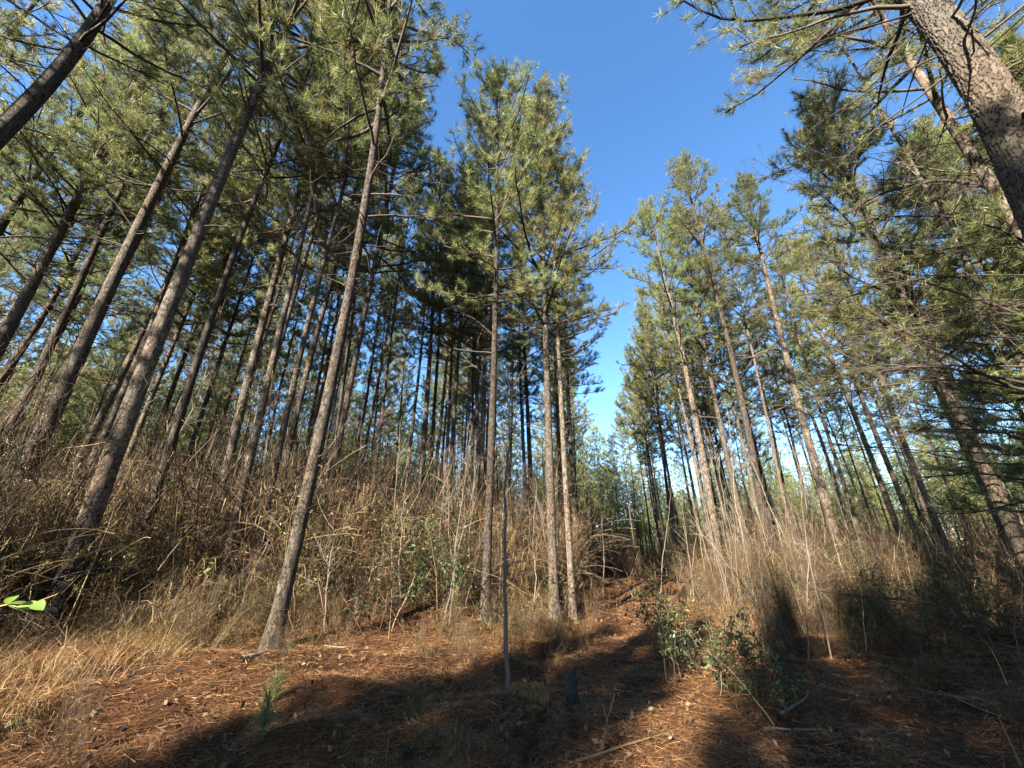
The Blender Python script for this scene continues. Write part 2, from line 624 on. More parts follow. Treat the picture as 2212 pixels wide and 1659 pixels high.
# ---- trunks -------------------------------------------------------------
def trunk_mesh(seed, cx, cy, H, R0, dist, char=None, zstart=-.25, near=True, flare=.5, hires=None):
    """cx, cy: functions of z giving the centre line (local)."""
    rng = np.random.default_rng(seed)
    zs = [zstart]
    while zs[-1] < H:
        d3 = math.hypot(dist, zs[-1])
        if hires:
            zs.append(zs[-1] + (.015 if hires[0] < zs[-1] < hires[1] else .12))
        else:
            zs.append(zs[-1] + (max(.05, d3 * .006) if near else .45))
    zs = np.array(zs)
    zs[-1] = H
    sides = 150 if hires else (int(np.clip(64 * 6 / dist, 28, 72)) if near else 10)
    th = np.arange(sides) * 2 * math.pi / sides
    rr = R0 * (1 - .78 * np.clip(zs / H, 0, 1) ** 1.25) + R0 * flare * np.exp(-np.maximum(zs, 0) / .28)
    rr[-1] = .01
    ZZ, TT = np.meshgrid(zs, th, indexing='ij')
    RR = np.broadcast_to(rr[:, None], ZZ.shape).copy()
    crack = np.ones_like(ZZ)
    plate = np.full_like(ZZ, .5)
    if near:
        nt_ = max(8, int(round(2 * math.pi * R0 / (.055 if hires else .07))))
        ch = .115
        nz_ = int((H + 2) / ch) + 4
        jit = rng.uniform(.08, .92, (nz_, nt_, 2))
        val = rng.random((nz_, nt_))
        u = TT / (2 * math.pi) * nt_ + .35 * np.sin(ZZ * 2.1)
        v = (ZZ + 1) / ch + .3 * np.sin(TT * 3 + ZZ)
        iu, iv = np.floor(u).astype(int), np.floor(v).astype(int)
        if hires:
            u = u + .22 * np.sin(ZZ * 23 + 3 * np.sin(TT * 4)) + .13 * np.sin(ZZ * 57 + TT * 9)
            v = v + .25 * np.sin(TT * 9 + 2 * np.sin(ZZ * 7)) + .12 * np.sin(TT * 23 + ZZ * 31)
            iu, iv = np.floor(u).astype(int), np.floor(v).astype(int)
        f1 = np.full_like(u, 9.)
        f2 = np.full_like(u, 9.)
        vv = np.zeros_like(u)
        for du in (-1, 0, 1):
            for dv in (-1, 0, 1):
                a, b_ = (iu + du) % nt_, np.clip(iv + dv, 0, nz_ - 1)
                dx = (iu + du + jit[b_, a, 0] - u)
                dy = (iv + dv + jit[b_, a, 1] - v)
                d = np.hypot(dx, dy)
                nf = d < f1
                f2 = np.where(nf, f1, np.minimum(f2, d))
                vv = np.where(nf, val[b_, a], vv)
                f1 = np.where(nf, d, f1)
        e = f2 - f1
        crack = smooth(.02, .2, e)
        if hires:
            crack = smooth(.0, .13, e + .05 * np.sin(ZZ * 61 + TT * 17) * np.sin(TT * 43 - ZZ * 29))
        plate = vv
        amp = (.8 if hires else .4) * (.006 + .075 * R0) * np.clip(1 - ZZ / (H * .75), .18, 1)
        RR += R0 * .16 * np.sin(TT * 5 + seed) * np.exp(-np.maximum(ZZ, 0) / .22)
        if hires:     # every plate is a little tilted and flaky
            RR += .005 * np.sin(u * 7 + vv * 9) * crack + .003 * np.sin(v * 31 + vv * 20 + u * 3) * crack
        RR += amp * (crack * (.45 + .55 * vv) - .45) + rng.normal(0, .0012, ZZ.shape)
    X = cx(ZZ) + RR * np.cos(TT)
    Y = cy(ZZ) + RR * np.sin(TT)
    n = len(zs)
    i = np.arange(sides)
    j = np.arange(n - 1)[:, None] * sides
    q = np.stack([j + i, j + (i + 1) % sides, j + sides + (i + 1) % sides, j + sides + i], -1).reshape(-1, 4)
    g = Geo()
    g.add(np.stack([X.ravel(), Y.ravel(), ZZ.ravel()], 1), q)
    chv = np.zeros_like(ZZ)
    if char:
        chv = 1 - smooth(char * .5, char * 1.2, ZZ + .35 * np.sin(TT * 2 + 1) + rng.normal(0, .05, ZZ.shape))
    return g.mesh("trunk", M_BARKP if hires else (M_BARKN if near else M_BARK), True, {"crack": crack.ravel(), "plate": plate.ravel(), "char": chv.ravel()})


TREES_XY = []      # (x, y) of the pines in place, for spacing


def traced_pine(k, label, pts, w, D=None, base=None, H=22.0, crown=None, zc=None, cr=1.0, char=None, crown_mesh=None, hires=None, name="pine_tree", deg=2, group="tall pines"):
    """A pine whose centre line was read off the photograph; w is its width there at the middle reading, D its real diameter."""
    P = [ray(*p) for p in pts]
    mid = P[len(P) // 2]
    if base is not None:
        g0 = ground_hit(*base)
        a = np.array([mid[0], mid[1]])
        # keep the azimuth of the stem, take the distance of the foot
        dist = float(np.hypot(g0[0], g0[1]))
        ax = a / np.linalg.norm(a) * dist
        t = float(np.dot(ax, a) / np.dot(a, a))
        D = w / F2 * t
    else:
        t = D / (w / F2)
        ax = t * mid[:2]
    dist = float(np.hypot(*ax))
    Z, X, Y = [], [], []
    for d in P:
        tt = float(np.dot(ax, d[:2]) / np.dot(d[:2], d[:2]))
        p = np.array([0, 0, EYE]) + tt * d
        X.append(p[0]); Y.append(p[1]); Z.append(p[2])
    Z, X, Y = map(np.array, (Z, X, Y))
    zlo, zhi = Z.min(), Z.max()
    deg = min(deg, len(Z) - 1)
    # the fit only bends as far as the readings reach
    wts = np.ones(len(Z))
    fx, fy = np.polyfit(Z, X, deg, w=wts), np.polyfit(Z, Y, deg, w=wts)
    dx, dy = np.polyder(fx), np.polyder(fy)

    def cur(f, df):
        def fn(z):
            zc_ = np.clip(z, zlo, zhi)
            s = np.clip(np.polyval(df, zc_), -.07, .07)
            # below and above the readings the stem runs on straight, easing to upright
            e = z - zc_
            return np.polyval(f, zc_) + s * np.sign(e) * 6 * (1 - np.exp(-np.abs(e) / 6))
        return fn
    gx, gy = cur(fx, dx), cur(fy, dy)
    bx, by = float(gx(np.array(0.))), float(gy(np.array(0.)))
    bz = gz(bx, by)
    root = thing(name, label, "tree", (bx, by, bz), group)
    lx = lambda z: gx(z + bz) - bx
    ly = lambda z: gy(z + bz) - by
    zref = float(np.median(Z)) - bz
    R0 = (.8 if hires else .72) * D / 2 / max(.4, (1 - .78 * min(1, zref / H) ** 1.25))
    R0 = min(R0, .24)
    link("trunk", trunk_mesh(k, lx, ly, H, R0, dist, char, near=dist < 26, hires=hires), root)
    if zc is None:
        zc = H * .47
    rng = np.random.default_rng(4000 + k)
    nb = 22 if dist < 20 else 12
    zz = rng.uniform(2.2, zc + 1, nb)
    az = rng.uniform(0, 6.28, nb)
    up_ = rng.normal(.05, .3, nb)
    LL = np.where(rng.random(nb) < .25, rng.uniform(.6, 1.6, nb), rng.uniform(.14, .45, nb)) * np.clip(zz / 7, .5, 1)
    Bq = wander(rng, np.stack([lx(zz), ly(zz), zz], 1), nrm(np.stack([np.cos(az), np.sin(az), up_], 1)), LL, 7, .12, -.02)
    gq = Geo()
    tubes(gq, Bq, np.linspace(1, .4, 7)[None] * (.006 + .006 * LL)[:, None], 5, np.clip(rng.normal(.55, .2, nb), 0, 1))
    long_ = Bq[LL > .6]
    if len(long_):
        side_twigs(rng, gq, long_, 4, .4, .003, lo=.3)
    props(link("broken_limbs", gq.mesh("broken_limbs", M_BRANCH), root), kind="stuff")
    cm = crown_mesh or CROWNS[k % len(CROWNS)]
    p0 = Vector((float(lx(np.array(zc))), float(ly(np.array(zc))), zc))
    p1 = Vector((float(lx(np.array(H - .3))), float(ly(np.array(H - .3))), H))
    hc = 8.0 if (cm in CROWN_OPEN or cm in CROWN_YOUNG) else 11.0
    rot = (p1 - p0).to_track_quat('Z', 'Y')
    s = (p1 - p0).length / hc
    Mx = Matrix.Translation(p0) @ rot.to_matrix().to_4x4() @ Matrix.Rotation(k * 2.39, 4, 'Z') @ Matrix.Diagonal((cr * s ** .5, cr * s ** .5, s, 1))
    for nm, me in (("branches", cm[0]), ("crown", cm[1])):
        o = link(nm, me, root)
        o.matrix_local = Mx
    TREES_XY.append((bx, by))
    print("tree %2d dist %.1f D %.2f R0 %.2f at (%.1f, %.1f) top z %.1f label %s" % (k, dist, D, R0, bx, by, zhi, label[:40]))
    return root


def Z1(*a): return [(x / 3, y / 3) for x, y in a]
def Z2(*a): return [(737.3 + x / 3, y / 3) for x, y in a]
def Z3(*a): return [(1474.7 + x / 3, y / 3) for x, y in a]
def Z4(*a): return [(x / 3, 553 + y / 3) for x, y in a]
def Z5(*a): return [(737.3 + x / 3, 553 + y / 3) for x, y in a]
def Z6(*a): return [(1474.7 + x / 3, 553 + y / 3) for x, y in a]
def Z7(*a): return [(x / 3, 1106 + y / 3) for x, y in a]


T = [
 # label, points (top to bottom), width px, options
 ("thick dark shaded pine trunk cutting across the upper left corner", [(235, 0), (183, 77), (130, 148), (75, 215), (10, 275)], 36, dict(D=.36, H=24)),
 ("pine whose thin trunk leans up to a fork right of the corner trunk", Z1((670, 520), (540, 700), (420, 850), (270, 1070), (130, 1270), (0, 1480)), 15, dict(D=.25, H=22)),
 ("pine with dark upper stem and peeling light patch, between the corner pines", Z1((1010, 240), (880, 500), (700, 930), (500, 1270), (330, 1620)) + Z4((220, 110), (110, 350), (0, 600)), 19, dict(D=.27, H=22)),
 ("pine with broad sunlit flaky bark, left of the thickest dark trunk", Z1((1560, 200), (1330, 590), (1180, 870), (1050, 1150), (900, 1450)) + Z4((850, 0), (640, 330), (560, 530), (430, 830), (340, 1050), (230, 1300), (50, 1640)), 31, dict(D=.36, H=23)),
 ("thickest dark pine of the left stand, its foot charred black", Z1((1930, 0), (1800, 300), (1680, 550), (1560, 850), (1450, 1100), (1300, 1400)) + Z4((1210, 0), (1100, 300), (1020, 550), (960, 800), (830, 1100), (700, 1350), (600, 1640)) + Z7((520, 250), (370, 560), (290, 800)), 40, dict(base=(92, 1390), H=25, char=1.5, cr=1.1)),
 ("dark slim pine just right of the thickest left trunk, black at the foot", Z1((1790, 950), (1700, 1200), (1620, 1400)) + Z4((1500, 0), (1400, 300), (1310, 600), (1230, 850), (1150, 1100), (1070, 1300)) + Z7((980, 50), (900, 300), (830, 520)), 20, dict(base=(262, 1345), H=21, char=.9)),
 ("grey shaded pine, first of three slim trunks left of the centre gap", Z1((2060, 860), (1990, 1050), (1900, 1400)) + Z4((1830, 0), (1750, 250), (1680, 500), (1610, 800), (1500, 1200), (1450, 1500)), 18, dict(D=.27, H=22)),
 ("pale barked pine with pale foot among dry brush, second of three slim trunks", Z1((2060, 1150), (1980, 1400)) + Z4((1930, 0), (1850, 300), (1790, 550), (1730, 850), (1680, 1100), (1620, 1400)) + Z7((1530, 150), (1440, 450), (1370, 650)), 19, dict(base=(452, 1350), H=22)),
 ("sunlit slim pine third of three, next to the dark purple brown trunk", Z4((2110, 0), (2030, 300), (1970, 550), (1890, 850), (1830, 1150), (1780, 1450)) + Z7((1700, 100), (1640, 400), (1590, 700)), 18, dict(base=(522, 1352), H=20)),
 ("tall dark purple brown pine with wide branching crown left of centre", Z2((290, 60), (265, 850), (235, 950), (200, 1150), (140, 1350)) + Z5((60, 0), (20, 300)) + Z4((2150, 700), (2100, 1000), (2060, 1200), (2000, 1500)) + Z7((1960, 0), (1900, 250), (1870, 500), (1790, 850)), 30, dict(base=(592, 1405), H=24, zc=9.5, cr=1.25)),
 ("thin dark pine just right of the purple brown trunk", Z2((340, 1100), (290, 1400)) + Z5((230, 0), (150, 350), (100, 600), (60, 800), (20, 1050)), 15, dict(D=.24, H=21)),
 ("straight dark pine standing between open sky patches, centre left", Z5((610, 0), (600, 250), (590, 450), (570, 700), (550, 950), (535, 1200), (520, 1500)), 12, dict(D=.23, H=20)),
 ("thin black stemmed pine left of the centre pair", Z5((790, 200), (770, 450), (750, 750), (735, 1000), (715, 1300), (700, 1550)), 11, dict(D=.2, H=19)),
 ("slim tan pine just left of the centre pair", Z5((840, 170), (860, 400), (875, 800), (880, 1200), (900, 1659)), 10, dict(D=.2, H=19)),
 ("reddish pine touching the left side of the pale centre pine", Z5((945, 0), (935, 300), (935, 600), (925, 900), (910, 1200), (900, 1600)), 13, dict(D=.22, H=21)),
 ("pale sunlit pine with forked crown, left one of the centre pair", Z2((1010, 700), (1010, 1100), (1015, 1350)) + Z5((1000, 0), (1000, 300), (990, 600), (985, 900), (970, 1200), (960, 1600)), 14.5, dict(base=(1058, 1345), H=16.2, zc=7.2)),
 ("pale barked pine beside the sky gap, right one of the centre pair", Z2((1295, 870), (1290, 1100), (1300, 1400)) + Z5((1310, 0), (1325, 300), (1330, 600), (1335, 900), (1340, 1200), (1360, 1600)), 15, dict(base=(1197, 1336), H=17.0, zc=7.2, cr=1.05)),
 ("dark pine hard against the right one of the centre pair", Z5((1380, 0), (1400, 350), (1415, 700), (1425, 1000), (1440, 1300), (1465, 1600)), 13, dict(base=(1237, 1340), H=14.5, zc=7)),
 ("light brown sunlit pine, last trunk before the path gap", Z5((1450, 300), (1465, 700), (1470, 1000), (1490, 1300), (1510, 1600)), 11.5, dict(D=.24, H=16)),
 ("dark pine seen between the centre pair of pale pines", Z5((1165, 0), (1170, 400), (1200, 700), (1210, 1000), (1220, 1350)), 9, dict(D=.22, H=18)),
 ("thin pinkish pine squeezed between the pale pine and its dark neighbour", Z5((1375, 500), (1390, 800), (1410, 1300), (1420, 1659)), 7, dict(D=.17, H=16)),
 ("first tall pine right of the path, brown sunlit foot in brush", Z6((0, 650), (50, 900), (120, 1250), (180, 1600)) + Z5((2070, 50), (2140, 300), (2200, 600))[::-1], 15, dict(base=(1555, 1275), H=17.5, zc=9)),
 ("slim dark pine second in line right of the path", Z6((100, 350), (150, 620), (200, 900), (270, 1200), (330, 1500)), 11, dict(D=.24, H=19)),
 ("bare stemmed dark pine third in line right of the path", Z6((180, 100), (240, 350), (310, 600), (370, 900), (430, 1150), (490, 1500)), 15, dict(D=.27, H=20, zc=12)),
 ("lone leaning pine with light upper stem and yellow green top, right side", Z6((530, 80), (600, 350), (660, 600), (720, 850), (800, 1150), (870, 1400), (930, 1600)), 17, dict(base=(1845, 1285), H=16.5, zc=11, cr=.95)),
 ("thin pine between the third in line and the lone leaning pine", Z6((280, 780), (350, 1050), (410, 1300), (450, 1500)), 9, dict(D=.2, H=17)),
 ("dark leaning pine, left of a near parallel pair against pale sky", Z6((1060, 900), (1150, 1130), (1240, 1350), (1330, 1600)), 13, dict(D=.24, H=16)),
 ("dark leaning pine, right of a near parallel pair against pale sky", Z6((1150, 900), (1220, 1080), (1290, 1250), (1350, 1400)), 12, dict(D=.23, H=16)),
 ("slim pine rising just right of the lone leaning pine", Z6((800, 950), (880, 1150), (950, 1350), (1020, 1600)), 9, dict(D=.2, H=15)),
 ("huge scaly pine trunk close by, crossing the upper right corner", [(1985, 0), (2053, 75), (2120, 175), (2180, 285), (2212, 350)], 80, dict(D=.42, H=17, zc=8.2, cr=1.0, crown_mesh=CROWN_OPEN[0], hires=(3.2, 9.5))),
 ("sunlit reddish pine half hidden behind the huge corner trunk", [(2118, 260), (2152, 317), (2186, 375), (2215, 425)], 15, dict(D=.2, H=12.5, zc=9.5)),
 ("red brown sunlit pine low at the left edge", Z4((430, 120), (330, 300), (230, 450), (130, 650), (0, 800)), 15, dict(D=.27, H=21)),
 ("thin dark pine left of the sunlit flaky one", Z4((590, 100), (480, 300), (400, 500), (280, 700), (190, 830)), 12, dict(D=.24, H=21)),
 ("long sunlit pine partly hidden by the thickest dark trunk", Z4((1130, 50), (1000, 350), (900, 550), (800, 750), (700, 950), (620, 1100), (540, 1250), (460, 1450)), 17, dict(D=.27, H=22)),
 ("narrow brown pine first right of the thickest dark trunk", Z4((1320, 100), (1200, 400), (1080, 700), (980, 900), (900, 1100), (820, 1300), (740, 1550)), 13, dict(D=.24, H=21)),
 ("narrow cream lit pine second right of the thickest dark trunk", Z4((1300, 400), (1180, 700), (1100, 900), (1000, 1200), (930, 1400)), 11.5, dict(D=.24, H=20)),
 ("slim grey pine between the slim black footed pine and the grey trio", Z4((1480, 500), (1400, 750), (1330, 950), (1250, 1200)), 12, dict(D=.24, H=20)),
 ("cream lit narrow pine close behind the purple brown trunk", Z4((2120, 700), (2040, 1050), (1960, 1300)), 11, dict(D=.23, H=20)),
 ("dark pine at the left edge beneath the corner trunk", Z4((300, 20), (230, 180), (120, 350), (0, 600)), 22, dict(D=.3, H=22)),
]
named = []
for k, (lab, pts, w, kw) in enumerate(T):
    named.append(traced_pine(k, lab, pts, w, **kw))


def plain_pine(k, x, y, H, D, label, zc=None, cm=None, cr=1.0, lean=(0, 0), group="tall pines"):
    root = thing("pine_tree", label, "tree", (x, y, gz(x, y)), group)
    lx = lambda z: lean[0] * z
    ly = lambda z: lean[1] * z
    link("trunk", trunk_mesh(k, lx, ly, H, D / 2, math.hypot(x, y), near=math.hypot(x, y) < 12), root)
    cm = cm or CROWNS[k % len(CROWNS)]
    hc = 8.0 if (cm in CROWN_OPEN or cm in CROWN_YOUNG) else 11.0
    zc = zc or H * .47
    s = (H - zc) / hc
    p0 = Vector((lean[0] * zc, lean[1] * zc, zc))
    rot = Vector((lean[0], lean[1], 1)).to_track_quat('Z', 'Y')
    Mx = Matrix.Translation(p0) @ rot.to_matrix().to_4x4() @ Matrix.Rotation(k * 1.7, 4, 'Z') @ Matrix.Diagonal((cr, cr, s, 1))
    for nm, me in (("branches", cm[0]), ("crown", cm[1])):
        link(nm, me, root).matrix_local = Mx
    TREES_XY.append((x, y))
    return root


plain_pine(71, 8.4, 6.9, 12.5, .2, "shaded young pine with dense dark crown left of the huge corner trunk", zc=4.6, cm=CROWN_YOUNG[0], group=None)
plain_pine(74, 11.0, 7.2, 11.5, .19, "dense shaded pine filling the right edge below the long limbs", zc=2.0, cm=CROWN_YOUNG[1], cr=1.25, group=None)
plain_pine(72, 9.0, 4.2, 9.5, .17, "low dark bushy pine at the right edge halfway up", zc=2.6, cm=CROWN_YOUNG[1], cr=1.1, group=None)
plain_pine(73, 12.5, 9.0, 8.5, .15, "low bushy pine behind the dark one at the right edge", zc=2.2, cm=CROWN_YOUNG[0], cr=1.0, group=None)

# ---- rows of pines further in: whole-tree prototypes copied ---------------
protos = []
for i in range(7):
    H = 21.0
    rng = np.random.default_rng(900 + i)
    a, b, c = rng.normal(0, .006), rng.normal(0, .006), rng.uniform(0, 6.28)
    lx = lambda z, a=a, c=c: a * z + .10 * np.sin(z * .35 + c) * np.minimum(z / 4, 1)
    ly = lambda z, b=b, c=c: b * z + .08 * np.cos(z * .3 + c) * np.minimum(z / 4, 1) - .08 * math.cos(c)
    tm = trunk_mesh(900 + i, lx, ly, H, .115, 30, near=False, flare=.25)
    zc = 9.0 + i * .35
    p0 = Vector((float(lx(zc)), float(ly(zc)), zc))
    p1 = Vector((float(lx(H)), float(ly(H)), H))
    cm = CROWNS_FAR[i % len(CROWNS_FAR)]
    Mx = Matrix.Translation(p0) @ (p1 - p0).to_track_quat('Z', 'Y').to_matrix().to_4x4() @ Matrix.Diagonal((1, 1, (p1 - p0).length / 11.0, 1))
    protos.append((tm, cm, Mx))


def row_pine(i, x, y, rz, sc, thin, label, group, lean, wide=1.0):
    tm, cm, Mx = protos[i % len(protos)]
    root = thing("pine_tree", label, "tree", (x, y, gz(x, y) - .05), group)
    root.rotation_euler = (lean[0], lean[1], rz)
    root.scale = (sc, sc, sc)
    t = link("trunk", tm, root)
    t.scale = (thin, thin, 1)
    for nm, me in (("branches", cm[0]), ("crown", cm[1])):
        link(nm, me, root).matrix_local = Mx @ Matrix.Diagonal((wide, wide, 1, 1))
    TREES_XY.append((x, y))
    return root


SHORT = ["corner trunk at upper left", "fork topped leaning pine", "pine with peeling light patch", "broad flaky barked pine", "thickest dark trunk",
         "slim black footed pine", "grey shaded slim pine", "pale footed slim pine", "third slim pine", "purple brown pine", "thin pine by the purple brown one",
         "dark pine in sky patch", "thin black stemmed pine", "slim tan pine", "reddish centre pine", "left pine of the centre pair", "right pine of the centre pair",
         "dark pine by the centre pair", "last trunk before the gap", "dark pine inside the centre pair", "thin pinkish pine", "first pine right of the path",
         "second pine right of the path", "third pine right of the path", "lone leaning pine", "thin pine by the lone one", "left one of the parallel pair",
         "right one of the parallel pair", "slim pine past the lone one", "huge corner trunk", "reddish pine behind the huge trunk", "red brown pine at left edge",
         "thin dark pine near flaky one", "long half hidden sunlit pine", "narrow brown pine", "narrow cream lit pine", "slim grey pine", "cream lit narrow pine", "dark pine at left edge"]
NAMED_AZ = []
ORD = ["first", "second", "third", "fourth", "fifth", "sixth", "seventh", "eighth", "ninth", "tenth", "eleventh", "twelfth", "thirteenth", "fourteenth", "fifteenth", "sixteenth", "seventeenth", "eighteenth", "nineteenth", "twentieth"]


def rank_labels(items, noun):
    """items: [(object, x, y)]: each is named by the traced pine it stands closest beside and its turn from it"""
    if not NAMED_AZ:
        for i, o in enumerate(named):
            NAMED_AZ.append(math.atan2(o.location.x, o.location.y))
    slots = {}
    for o, x, y in items:
        az = math.atan2(x, y)
        j = min(range(len(NAMED_AZ)), key=lambda q: abs(NAMED_AZ[q] - az))
        side = "left" if az < NAMED_AZ[j] else "right"
        slots.setdefault((j, side), []).append((abs(az - NAMED_AZ[j]), math.hypot(x, y), o))
    for (j, side), L in slots.items():
        L.sort(key=lambda q: q[0])
        for i, (_, d, o) in enumerate(L):
            o["label"] = "%s %s counted %s from the %s" % (ORD[min(i, 19)], noun, "leftwards" if side == "left" else "rightwards", SHORT[j])


def sector_label(x, y):
    az = math.degrees(math.atan2(x, y))
    d = math.hypot(x, y)
    s = path_s(x, y)
    depth = "near rows" if d < 17 else ("middle rows" if d < 27 else "farthest rows")
    if s > 0:
        side = "right of the path" if az < 33 else "at the far right of the clearing"
    else:
        side = "just left of the path" if az > 0 else ("left of the centre pair" if az > -25 else ("behind the thickest dark trunk" if az > -48 else "at the far left edge"))
    return "slender pine trunk in the " + depth + " " + side, "background pines " + side + ", " + depth


rng = np.random.default_rng(77)
cand = []
for gx_ in np.arange(-42, 44, 2.3):
    for gy_ in np.arange(1.5, 50, 2.4):
        x, y = gx_ + rng.normal(0, .55), gy_ + rng.normal(0, .55)
        # rows run along the path
        x = x + .25 * y
        cand.append((x, y))
n_rows = 0
ROWS = []
for x, y in cand:
    d = math.hypot(x, y)
    az = math.degrees(math.atan2(x, y))
    s = path_s(x, y)
    if abs(az) > 66 or d > 46 or y < 4:
        continue
    if -1.9 < s < 2.6:
        continue
    if s < 0 and d < 11:
        continue
    if s > 0 and (d < 14 or d > 40):
        continue
    if s > 0 and az > 24 and d < 17.5:
        continue
    if s > 0 and az > 34 and rng.random() < .35:
        continue
    if s > 0 and rng.random() < .15:
        continue
    if s < 0 and 0 < az < 16 and rng.random() < .45:
        continue
    if s < 0 and rng.random() < (.30 if d < 26 else .5):
        continue
    if min(math.hypot(x - a, y - b) for a, b in TREES_XY) < 1.0:
        continue
    lab, grp = sector_label(x, y)
    sc = rng.uniform(.86, 1.04) if s < 0 else rng.uniform(.68, .88)
    ROWS.append((row_pine(int(rng.integers(0, 7)), x, y, rng.uniform(0, 6.28), sc, rng.uniform(.6, 1.1), lab, grp, (rng.normal(0, .022), rng.normal(0, .022)), .8), x, y))
    n_rows += 1
for s_, y, sc in ((2.5, 20.5, .74), (2.7, 23.5, .78), (2.3, 27, .76), (2.6, 30.5, .8), (2.2, 34, .8), (1.6, 38, .8), (1.2, 43, .8), (0, 47, .75)):
    x = s_ * 1.03 + .62 + .25 * y
    lab, grp = sector_label(x, y)
    ROWS.append((row_pine(int(rng.integers(0, 7)), x, y, rng.uniform(0, 6.28), sc, .85, lab, grp, (rng.normal(0, .015), rng.normal(0, .015))), x, y))
rank_labels(ROWS, "background pine")
print("row pines", n_rows)

# ---- unseen pines added behind the viewpoint to throw shade on the foreground
rng = np.random.default_rng(31)
n_b = 0


def behind(u, y, sc=.9, wide=1.0):
    """u: offset across the direction of the sunlight"""
    global n_b
    x = u + .649 * y
    o = row_pine(int(rng.integers(0, 7)), x, y, rng.uniform(0, 6.28), sc, 1.0,
                 "unseen pine added behind the viewpoint to throw foreground shade", "unseen shade casting pines behind the viewpoint", (0, 0), wide)
    n_b += 1


for u in np.arange(1.3, 17, 1.75):
    for y in (-8, -10.4, -12.8, -15.2, -17.4):
        behind(u + rng.normal(0, .3), y + rng.normal(0, .4), .64 + (-y - 8) * .022, 1.05)
for y in (-8.5, -10.5, -12.5, -14.5, -16.5):
    for u, wd in ((-4.0, .6), (-3.0, .5), (-2.2, .5), (-.3, .62)):
        behind(u, y + u * .4, .65 + (-y - 8.5) * .022, wd)
for u in np.arange(-31, -12.5, 2.8):
    for y in (-4, -8, -12, -17):
        if rng.random() < .3:
            behind(u + rng.normal(0, .5), y + rng.normal(0, .6), rng.uniform(.8, .95))
for u in np.arange(-19, -8.8, 1.9):
    for y in (-7, -10, -13, -16):
        if rng.random() < .5:
            behind(u + rng.normal(0, .4), y + rng.normal(0, .5), rng.uniform(.5, .68), .8)
for tx, ty, dd in ((-6.3, 6.1, 6.5), (-6.3, 6.1, 12.5), (-10, 4.7, 6), (-14.5, 9.8, 12), (-14.1, 9.4, 12), (5.1, 3.0, 9.5)):  # more unseen pines, set sunward of chosen trunks to shade them
    y = ty - .839 * dd
    behind(tx - .545 * dd - .649 * y, y, .95 if tx < 0 else .55)
print("behind", n_b)


# ------------------------------------------------------------------ scatter (stuff)
def gn_scatter(name, label, variants, pts, rots, scales, idx):
    colv = bpy.data.collections.new(name + "_variants")
    for i, me in enumerate(variants):
        colv.objects.link(bpy.data.objects.new("%s_variant_%02d" % (name, i), me))
    me = bpy.data.meshes.new(name)
    me.vertices.add(len(pts))
    me.vertices.foreach_set("co", np.asarray(pts, np.float32).ravel())
    a = me.attributes.new("rot", 'FLOAT_VECTOR', 'POINT')
    a.data.foreach_set("vector", np.asarray(rots, np.float32).ravel())
    a = me.attributes.new("scl", 'FLOAT', 'POINT')
    a.data.foreach_set("value", np.asarray(scales, np.float32))
    a = me.attributes.new("idx", 'INT', 'POINT')
    a.data.foreach_set("value", np.asarray(idx, np.int32))
    o = link(name, me)
    props(o, label, None, None, "stuff")
    ng = bpy.data.node_groups.new(name + "_scatter", 'GeometryNodeTree')
    ng.interface.new_socket("Geometry", in_out='INPUT', socket_type='NodeSocketGeometry')
    ng.interface.new_socket("Geometry", in_out='OUTPUT', socket_type='NodeSocketGeometry')
    gi, go = ng.nodes.new("NodeGroupInput"), ng.nodes.new("NodeGroupOutput")
    ci = ng.nodes.new("GeometryNodeCollectionInfo")
    ci.inputs[0].default_value = colv
    ci.inputs[1].default_value = True
    ci.inputs[2].default_value = True
    ip = ng.nodes.new("GeometryNodeInstanceOnPoints")
    ip.inputs["Pick Instance"].default_value = True

    def na(n, t):
        q = ng.nodes.new("GeometryNodeInputNamedAttribute")
        q.data_type = t
        q.inputs[0].default_value = n
        return q.outputs[0]
    ng.links.new(gi.outputs[0], ip.inputs["Points"])
    ng.links.new(ci.outputs[0], ip.inputs["Instance"])
    ng.links.new(na("idx", 'INT'), ip.inputs["Instance Index"])
    er = ng.nodes.new("FunctionNodeEulerToRotation")
    ng.links.new(na("rot", 'FLOAT_VECTOR'), er.inputs[0])
    ng.links.new(er.outputs[0], ip.inputs["Rotation"])
    ng.links.new(na("scl", 'FLOAT'), ip.inputs["Scale"])
    ng.links.new(ip.outputs[0], go.inputs[0])
    md = o.modifiers.new("scatter", 'NODES')
    md.node_group = ng
    return o


